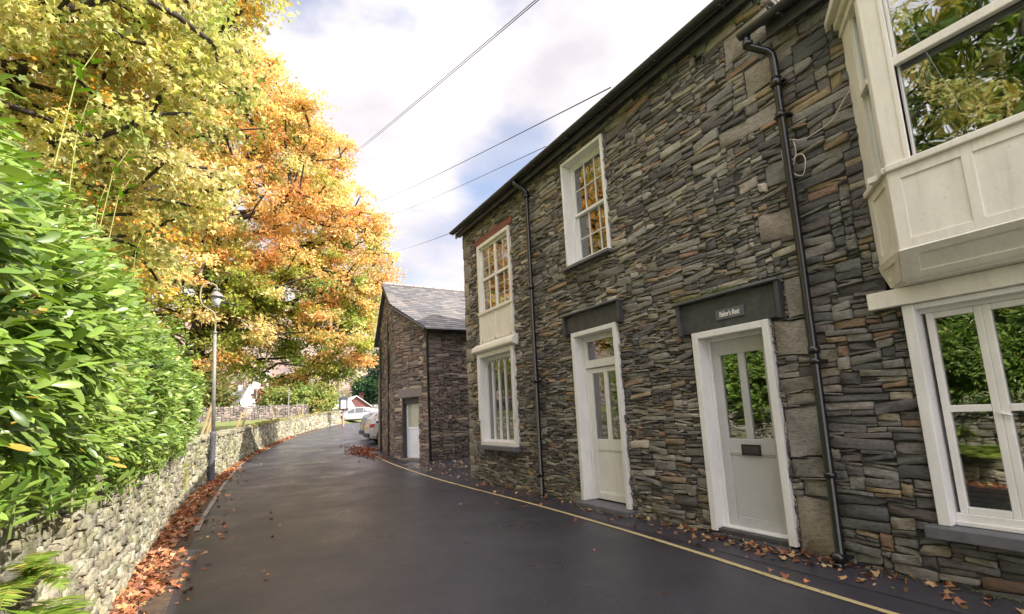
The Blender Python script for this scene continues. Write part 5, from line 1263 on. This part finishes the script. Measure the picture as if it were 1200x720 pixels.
# ------------------------------------------------------------------ distant houses and shops
def cottage(name, x, y_, z_, w, d, eh, rh, wall, roofc, label, front_gable=True, doors=(), rot=0, trim=None):
    root = empty(name, (x, y_, z_), label, 'house'); c, s = math.cos(rot), math.sin(rot)
    def T_(p): return (x+p[0]*c-p[1]*s, y_+p[0]*s+p[1]*c, z_+p[2])
    mb = MB()
    if front_gable:
        prof = [(-w/2, 0, -1), (w/2, 0, -1), (w/2, 0, eh), (0, 0, eh+rh), (-w/2, 0, eh)]; mb.prism([T_(p) for p in prof], (-s*d, c*d, 0), wall)
    else:
        prof = [(-w/2, 0, -1), (-w/2, d, -1), (-w/2, d, eh), (-w/2, d/2, eh+rh), (-w/2, 0, eh)]; mb.prism([T_(p) for p in prof], (c*w, s*w, 0), wall)
    mb.build('wall', M['render'], root)
    mb = MB(); o_ = .25
    if front_gable:
        for sg_ in (-1, 1):
            k = o_*rh/(w/2); mb.prism([T_((0, -o_, eh+rh+.05)), T_((sg_*(w/2+o_), -o_, eh-k+.05)), T_((sg_*(w/2+o_), -o_, eh-k+.17)), T_((0, -o_, eh+rh+.19))], (-s*(d+2*o_), c*(d+2*o_), 0), roofc)
    else:
        for sg_ in (0, 1):
            ya = -o_ if sg_ == 0 else d+o_; k = o_*rh/(d/2); mb.prism([T_((-w/2-o_, d/2, eh+rh+.05)), T_((-w/2-o_, ya, eh-k+.05)), T_((-w/2-o_, ya, eh-k+.17)), T_((-w/2-o_, d/2, eh+rh+.19))], (c*(w+2*o_), s*(w+2*o_), 0), roofc)
    rf = mb.build('roof', M['roof'], root)
    mb = MB(); mb.prism([T_(p) for p in ((w*.28, d*.5-.3, eh+rh*.3), (w*.28+.6, d*.5-.3, eh+rh*.3), (w*.28+.6, d*.5+.3, eh+rh*.3), (w*.28, d*.5+.3, eh+rh*.3))], (0, 0, rh*.7+.8), wall); mb.build('chimney', M['render'], rf)
    for (a, b, z0, z1, nm) in doors:
        mb = MB(); mb.prism([T_(p) for p in ((a, -.05, z0), (b, -.05, z0), (b, -.05, z1), (a, -.05, z1))], (-s*.04, c*.04, 0)); f = mb.build(nm, M['pvc'] if nm == 'window' else M['gutter'], root)
        if nm == 'window':
            mb = MB(); m_ = .08
            mid = (a+b)/2
            for (aa, bb) in ((a+m_, mid-.03), (mid+.03, b-m_)): mb.prism([T_(p) for p in ((aa, -.062, z0+m_), (bb, -.062, z0+m_), (bb, -.062, z1-m_), (aa, -.062, z1-m_))], (-s*.01, c*.01, 0))
            mb.build('pane', M['gutter'], f)
    return root
WHT = (.78, .76, .78); SL = (.30, .28, .31)
cottage('gabled_house', 3.2, 75, 2.0, 3.9, 7, 3.0, 3.9, WHT, SL, 'white house with a steep gable seen between the trees across the field', True, [(-.5, .5, 3.1, 4.6, 'window'), (-1.3, -.2, .6, 2.0, 'window'), (.4, 1.4, .6, 2, 'window')])
cottage('gabled_house', -.8, 78, 2.0, 6.5, 6, 2.7, 2.0, WHT, (.26, .23, .26), 'lower white wing with grey roof left of the steep gable', False, [(-2.4, -1.2, .6, 1.9, 'window'), (.6, 1.8, .6, 1.9, 'window')])
cottage('cottage', 11.0, 62, 1.4, 4.6, 6, 1.7, 1.1, (.35, .30, .32), (.62, .62, .72), 'low shop with pale blue-grey roof behind the end of the wall', False, [(-1.8, -.6, .4, 1.4, 'window'), (.5, 1.7, .4, 1.4, 'window')])
cottage('cottage', 14.6, 66, 1.4, 3.6, 6, 2.0, 1.3, (.18, .07, .06), (.55, .53, .56), 'shop with dark red front and pale roof', True, [(-1.2, -.1, .5, 1.5, 'window')])
cottage('cottage', 18.4, 69, 1.4, 5.0, 6, 2.1, 1.5, WHT, (.66, .63, .66), 'white shop with a pale roof at the bend, farthest right', False, [(-2.1, -.9, .6, 1.7, 'window'), (.7, 1.9, .6, 1.7, 'window')])

# ------------------------------------------------------------------ cars
M['car_white'] = simple('car_paint_silver', (.55, .54, .54), .25, var=.05, sp=.6); M['car_blue'] = simple('car_paint_blue', (.16, .22, .28), .25, var=.05)
M['tyre'] = simple('tyre', (.02, .02, .02), .8); M['alloy'] = simple('alloy', (.5, .5, .5), .3, metal=.7); M['tail'] = simple('tail_red', (.5, .03, .03), .25); M['carglass'] = glass_mat('car_glass', 2, .15, (.08, .09, .1)); M['clad'] = simple('plastic_cladding', (.03, .03, .033), .6)
def car(name, paint, label, group):
    """nose towards +X, origin on the ground at the centre"""
    root = empty(name, (0, 0, 0), label, 'car', group)
    # stations along x: (x, z_bottom, z_belt, z_top, half width belt, half width top)
    S_ = [(-2.10, .45, .80, .82, .60, .55), (-2.05, .34, .95, 1.00, .80, .70), (-1.95, .28, 1.02, 1.28, .86, .68), (-1.6, .25, 1.04, 1.56, .88, .66), (-1.0, .25, 1.02, 1.63, .90, .66), (0, .25, .99, 1.63, .90, .66), (.45, .25, .97, 1.52, .90, .66), (.85, .25, .96, 1.22, .89, .70), (1.15, .25, .94, 1.02, .88, .74), (1.7, .27, .85, .92, .85, .70), (2.0, .33, .70, .78, .76, .62), (2.12, .45, .60, .63, .58, .5)]
    mb = MB(); n = 12; vs = []
    for (x, zb, zl, zt, hb, ht) in S_:
        half = [(0, zb), (hb*.86, zb), (hb*.98, zb+.14), (hb, (zb+zl)/2), (hb*.98, zl), (ht+(hb-ht)*.12, zt-.06), (ht*.6, zt)]
        ring = [(x, a, b) for a, b in half]+[(x, -a, b) for a, b in half[::-1][:-1]]; n = len(ring)
        vs += ring
    fs = [(i*n+k, (i+1)*n+k, (i+1)*n+(k+1) % n, i*n+(k+1) % n) for i in range(len(S_)-1) for k in range(n)]+[tuple(range(n-1, -1, -1))[::-1], tuple(range((len(S_)-1)*n, len(S_)*n))]
    mb.add(vs, fs); body = mb.build('body', paint, root, smooth=False); 
    for sgy in (-1, 1):
        def sidep(x0, x1):
            def at(x, f):
                xs_ = [s[0] for s in S_]; zl = np.interp(x, xs_, [s[2] for s in S_]); zt = np.interp(x, xs_, [s[3] for s in S_])-.09; hb = np.interp(x, xs_, [s[4] for s in S_])*.98; ht = np.interp(x, xs_, [s[5] for s in S_]); ht = ht+(hb-ht)*.14
                z_ = zl+.03+(zt-zl-.03)*f; return (x, sgy*((hb+(ht-hb)*f)+.012), z_)
            return [at(x0, 0), at(x1, 0), at(x1, 1), at(x0, 1)]
        for (x0, x1) in ((-1.75, -1.05), (-1.0, -.15), (-.08, .62)):
            mb = MB(); mb.prism(sidep(x0, x1), (0, -sgy*.02, 0)); mb.build('side_window', M['carglass'], root)
    mb = MB(); mb.prism([(-1.99, -.62, 1.06), (-1.99, .62, 1.06), (-1.66, .56, 1.50), (-1.66, -.56, 1.50)], (-.045, 0, 0)); mb.build('rear_window', M['carglass'], root)
    mb = MB(); mb.prism([(1.12, -.62, 1.03), (1.12, .62, 1.03), (.50, .56, 1.52), (.50, -.56, 1.52)], (.03, 0, .02)); mb.build('windscreen', M['carglass'], root)
    for sgy in (-1, 1):
        mb = MB(); mb.prism([(-2.08, sgy*.84, .84), (-1.88, sgy*.885, .88), (-1.82, sgy*.885, 1.02), (-2.06, sgy*.80, 1.02)], (0, -sgy*.16, 0)); mb.build('tail_light', M['tail'], root, bevel=.01)
        mb = MB(); mb.prism([(2.02, sgy*.78, .62), (1.75, sgy*.86, .66), (1.72, sgy*.86, .78), (1.98, sgy*.76, .74)], (0, -sgy*.2, 0)); mb.build('headlight', M['lampglass'], root, bevel=.01)
        for x in (-1.32, 1.32):
            mb = MB(); mb.tube([(x, sgy*.70, .34), (x, sgy*.72, .34), (x, sgy*.90, .34), (x, sgy*.915, .34)], [.30, .345, .345, .31], 24); w_ = mb.build('wheel', M['tyre'], root)
            mb = MB(); mb.tube([(x, sgy*.905, .34), (x, sgy*.920, .34)], .225, 20, caps=False); mb.tube([(x, sgy*.90, .34), (x, sgy*.93, .34)], .05, 10)
            for k in range(10): a = k*math.pi/5; mb.tube([(x, sgy*.922, .34), (x+.22*math.cos(a), sgy*.917, .34+.22*math.sin(a))], .018, 5)
            mb.build('rim', M['alloy'], w_)
            mb = MB(); pts = [(x+.40*math.cos(a), sgy*.885, .36+.40*math.sin(a)) for a in np.linspace(-.15, math.pi+.15, 12)]; mb.tube(pts, .045, 6); mb.build('wheel_arch', M['clad'], root)
    mb = MB(); mb.box(-2.14, -1.98, -.7, .7, .36, .56); mb.box(1.98, 2.15, -.6, .6, .34, .5); mb.box(-1.0, 1.0, -.905, -.87, .25, .38); mb.box(-1.0, 1.0, .87, .905, .25, .38); mb.build('bumper', M['clad'], root, bevel=.02)
    mb = MB(); mb.box(-2.135, -2.09, -.26, .26, .74, .86); mb.build('number_plate', simple('plate', (.6, .5, .1), .5), root)
    return root
c1 = car('parked_car', M['car_white'], 'silver-white parked car, tail out, nearest the small slate building', 'cars parked beyond the small building')
def dupe(root, paint=None):
    r = root.copy(); COL.objects.link(r)
    def rec(o, p):
        for ch in o.children:
            c = ch.copy(); c.parent = p; COL.objects.link(c)
            if paint and c.name.startswith('body'): c.data = c.data.copy(); c.data.materials[0] = paint
            rec(ch, c)
    rec(root, r); return r
c2 = dupe(c1, M['car_blue']); c2['label'] = 'blue-grey parked car just beyond the silver-white one, tail sticking out'
c3 = dupe(c1, M['car_blue']); c3['label'] = 'farthest blue-grey parked car of the row'
c4 = dupe(c1); c4['label'] = 'white car standing on the road by the shops'
c1.location = (8.25, 25.4, g(25.4)+.0); c1.rotation_euler = (0, 0, R(-4))
c2.location = (8.75, 28.6, g(28.6)); c2.rotation_euler = (0, 0, R(-2))
c3.location = (10.3, 32.4, g(32.4)); c3.rotation_euler = (0, 0, R(2))
c4.location = (11.6, 53.5, g(53.5)); c4.rotation_euler = (0, 0, R(165)); c4['group'] = 'cars by the shops'; del c4['group']

# ------------------------------------------------------------------ fern at the wall foot
def fern(x, y_, z_, n, L_, label):
    pos = []; xd_ = []; nn_ = []; sz_ = []; mb = MB(); root = empty('fern', (x, y_, z_), label, 'fern')
    for k in range(n):
        a = rng.uniform(-1.7, 1.7) if True else 0; d = np.array([math.cos(a), math.sin(a), 0]); el = rng.uniform(.5, 1.25); l = L_*rng.uniform(.65, 1.1); pts = []
        for i in range(22):
            f = i/21; ang = el-f*1.5; p = (np.array(pts[-1]) if pts else np.array([x, y_, z_])) + (d*math.cos(ang)+np.array([0, 0, math.sin(ang)]))*l/21; pts.append(p)
        mb.tube(pts, [.004]*10+[.002]*12, 4, (.2, .25, .05))
        sd_ = np.cross(d, [0, 0, 1.])
        for i in range(2, 22):
            f = i/21; w = l*.34*math.sin(math.pi*min(1, (1-f)*.85+.12))
            t_ = norm((pts[min(i+1, 21)]-pts[i-1])[None])[0]
            for s in (-1, 1):
                pos.append(pts[i]); xd_.append(sd_*s+t_*.35+rng.normal(size=3)*.08); nn_.append(np.cross(t_, sd_)*-1+rng.normal(size=3)*.15); sz_.append(w)
    TT = np.array([(0, -.06, 0), (.35, -.085, .01), (1, 0, -.08), (.35, .085, .01), (0, .06, 0)]); FF = np.array([(0, 1, 2, 3, 4)])
    mb.build('stems', vc_mat('fern_stem', .6), root)
    leaves('fronds', TT, FF, np.array(pos), np.array(xd_), np.array(nn_), np.array(sz_), pick([(.24, .36, .05), (.36, .44, .08), (.16, .26, .04), (.42, .36, .09)], [3, 2, 2, .8], len(pos)), M['leaf'], root)
fern(-.84, 3.2, .52, 38, .48, 'bright green fern growing from the foot of the sunlit wall, larger lower clump')
fern(-.86, 3.45, .86, 14, .28, 'small fern higher on the sunlit wall, partly browning')

# ------------------------------------------------------------------ fallen leaves
LIT = [(.42, .16, .07), (.52, .24, .11), (.30, .11, .06), (.58, .34, .20), (.22, .10, .07), (.55, .40, .16), (.36, .20, .13)]
LW_ = [4, 4, 3, 2.5, 2, .8, 2]
def litter(name, xy, zf, size, label, pal=LIT, w=LW_, lift=.03):
    n = len(xy); z_ = np.array([zf(a, b) for a, b in xy])+rng.uniform(.004, lift, n)
    nrm_ = norm(rnd(n)*.5+np.array([0, 0, 1.])); xd_ = norm(rnd(n)*np.array([1, 1, .15]))
    o = leaves(name, ML, MF, np.column_stack([xy, z_]), xd_, nrm_, size*rng.uniform(.35, 1.3, n), pick(pal, w, n, .28), M['litter'], None, bend=rng.normal(size=n)*.35)
    tag(o, label, 'leaves', kind='stuff'); return o
n = 8000; y = 2+rng.uniform(0, 1, n)**1.35*34; u = rng.beta(1.0, 2.5, n)
x = np.array([wallX(a) for a in y])+.02; kx = np.array([kerbX(a) for a in y]); edge = .10*np.sin(y*2.1)+.07*np.sin(y*5.3)
x = x+u*(kx-x+.02+edge)
litter('fallen_leaves', np.column_stack([x, y]), lambda a, b: g(b)+.012+.05*max(0, (kerbX(b)-a)), .085, 'orange-brown fallen leaves heaped along the foot of the left wall')
n = 170; y = rng.uniform(2, 24, n); x = np.array([kerbX(a) for a in y])+np.abs(rng.normal(size=n))*.35
litter('scattered_leaves', np.column_stack([x, y]), lambda a, b: g(b)+.006, .075, 'few brown leaves lying scattered on the left edge of the road', lift=.008)
n = 470; y = np.concatenate([rng.normal(3.3, .7, 200), rng.uniform(.5, 10.6, 270)]); x = 4.99-np.abs(rng.normal(size=n))*.13
ok = x > 4.5; litter('fallen_leaves', np.column_stack([x, y])[ok], lambda a, b: pz(a, b)+.002, .062, 'brown and tan leaves along the foot of the right-hand houses', lift=.02, pal=[(.34, .16, .08), (.42, .27, .14), (.22, .12, .08), (.50, .36, .18), (.30, .12, .07)], w=[3, 3, 3, 1.5, 2])
n = 70; y = rng.uniform(1, 11, n); x = rng.uniform(4.3, 4.9, n)
litter('scattered_leaves', np.column_stack([x, y]), lambda a, b: pz(a, b), .06, 'few pale leaves scattered on the narrow right-hand pavement', lift=.008)
n = 30; y = rng.uniform(3, 22, n); x = rng.uniform(.2, 4.3, n)
litter('scattered_leaves', np.column_stack([x, y]), lambda a, b: g(b)+.006, .06, 'single dark leaves lying here and there on the wet road', lift=.006)
n = 1500; a = rng.normal(size=n)*.6; b = rng.normal(size=n)*1.5; x = 5.0+a*.55+(b > 0)*.25; y = 21.2+b*1.1
ok = (x < 5.75) & ~((x > 5.05) & (y < 21.0)); litter('fallen_leaves', np.column_stack([x, y])[ok], lambda a, b: g(b)+.006, .10, 'reddish leaf drift beside the small slate building', lift=.03, pal=[(.30, .10, .06), (.36, .15, .08), (.22, .08, .06)], w=[1, 1, 1])
n = 260; x = rng.uniform(4.8, 6.9, n); y = rng.uniform(11.2, 15.2, n)
litter('scattered_leaves', np.column_stack([x, y]), lambda a, b: g(b)+.006, .08, 'tan and pink leaves between the tall house and the small slate building', lift=.008, pal=[(.5, .35, .2), (.4, .2, .15), (.55, .45, .3)], w=[1, 1, 1])
# moss tufts above the hood of the grey door
def tufts(name, P, n, size, label=None, parent=None, pal=((.14, .20, .03), (.2, .26, .05), (.10, .15, .03))):
    P = np.array(P); i = rng.integers(0, len(P), n); p = P[i]+rnd(n)*np.array([.02, .07, .012])
    TT = np.array([(0, -.07, 0), (.6, -.05, .03), (1, 0, .0), (.6, .05, .03), (0, .07, 0)]); FF = np.array([(0, 1, 2, 3, 4)])
    return leaves(name, TT, FF, p, norm(rnd(n)+np.array([-.8, 0, .6])), rnd(n), size*rng.uniform(.5, 1.3, n), pick(list(pal), [1]*len(pal), n), M['leaf'], parent)
tufts('moss', [(4.93, yy_, 2.895) for yy_ in np.linspace(3.3, 4.05, 10)], 900, .028, parent=house)
o = tufts('wall_weeds', [(-.80+.02*math.sin(k), 10.5+k*.14, 1.25) for k in range(12)]+[(-.72, 12.1, .35+.1*k) for k in range(6)], 700, .07, pal=((.4, .42, .08), (.3, .36, .07), (.5, .45, .12))); tag(o, 'yellow-green weeds and moss at the end of the sunlit wall', 'weeds', kind='stuff')
ps = [(wallX(y_)+.0, y_, g(y_)+1.25) for y_ in np.arange(25, 48, .5)]
o = tufts('wall_grass', ps, 1500, .16, pal=((.4, .40, .1), (.3, .34, .08), (.45, .35, .15))); tag(o, 'straggly grass growing on top of the far sunlit wall', 'grass', kind='stuff')

P_ = [(4.985, yy, pz(4.98, yy)) for yy in list(rng.uniform(.6, 2.4, 7))+list(rng.uniform(4.1, 5.2, 4))+list(rng.uniform(6.6, 10.6, 9))]
o = tufts('pavement_weeds', P_, 700, .035, pal=((.16, .22, .05), (.12, .17, .04), (.25, .28, .08))); tag(o, 'small green weeds in the crack at the foot of the right-hand houses', 'weeds', kind='stuff')
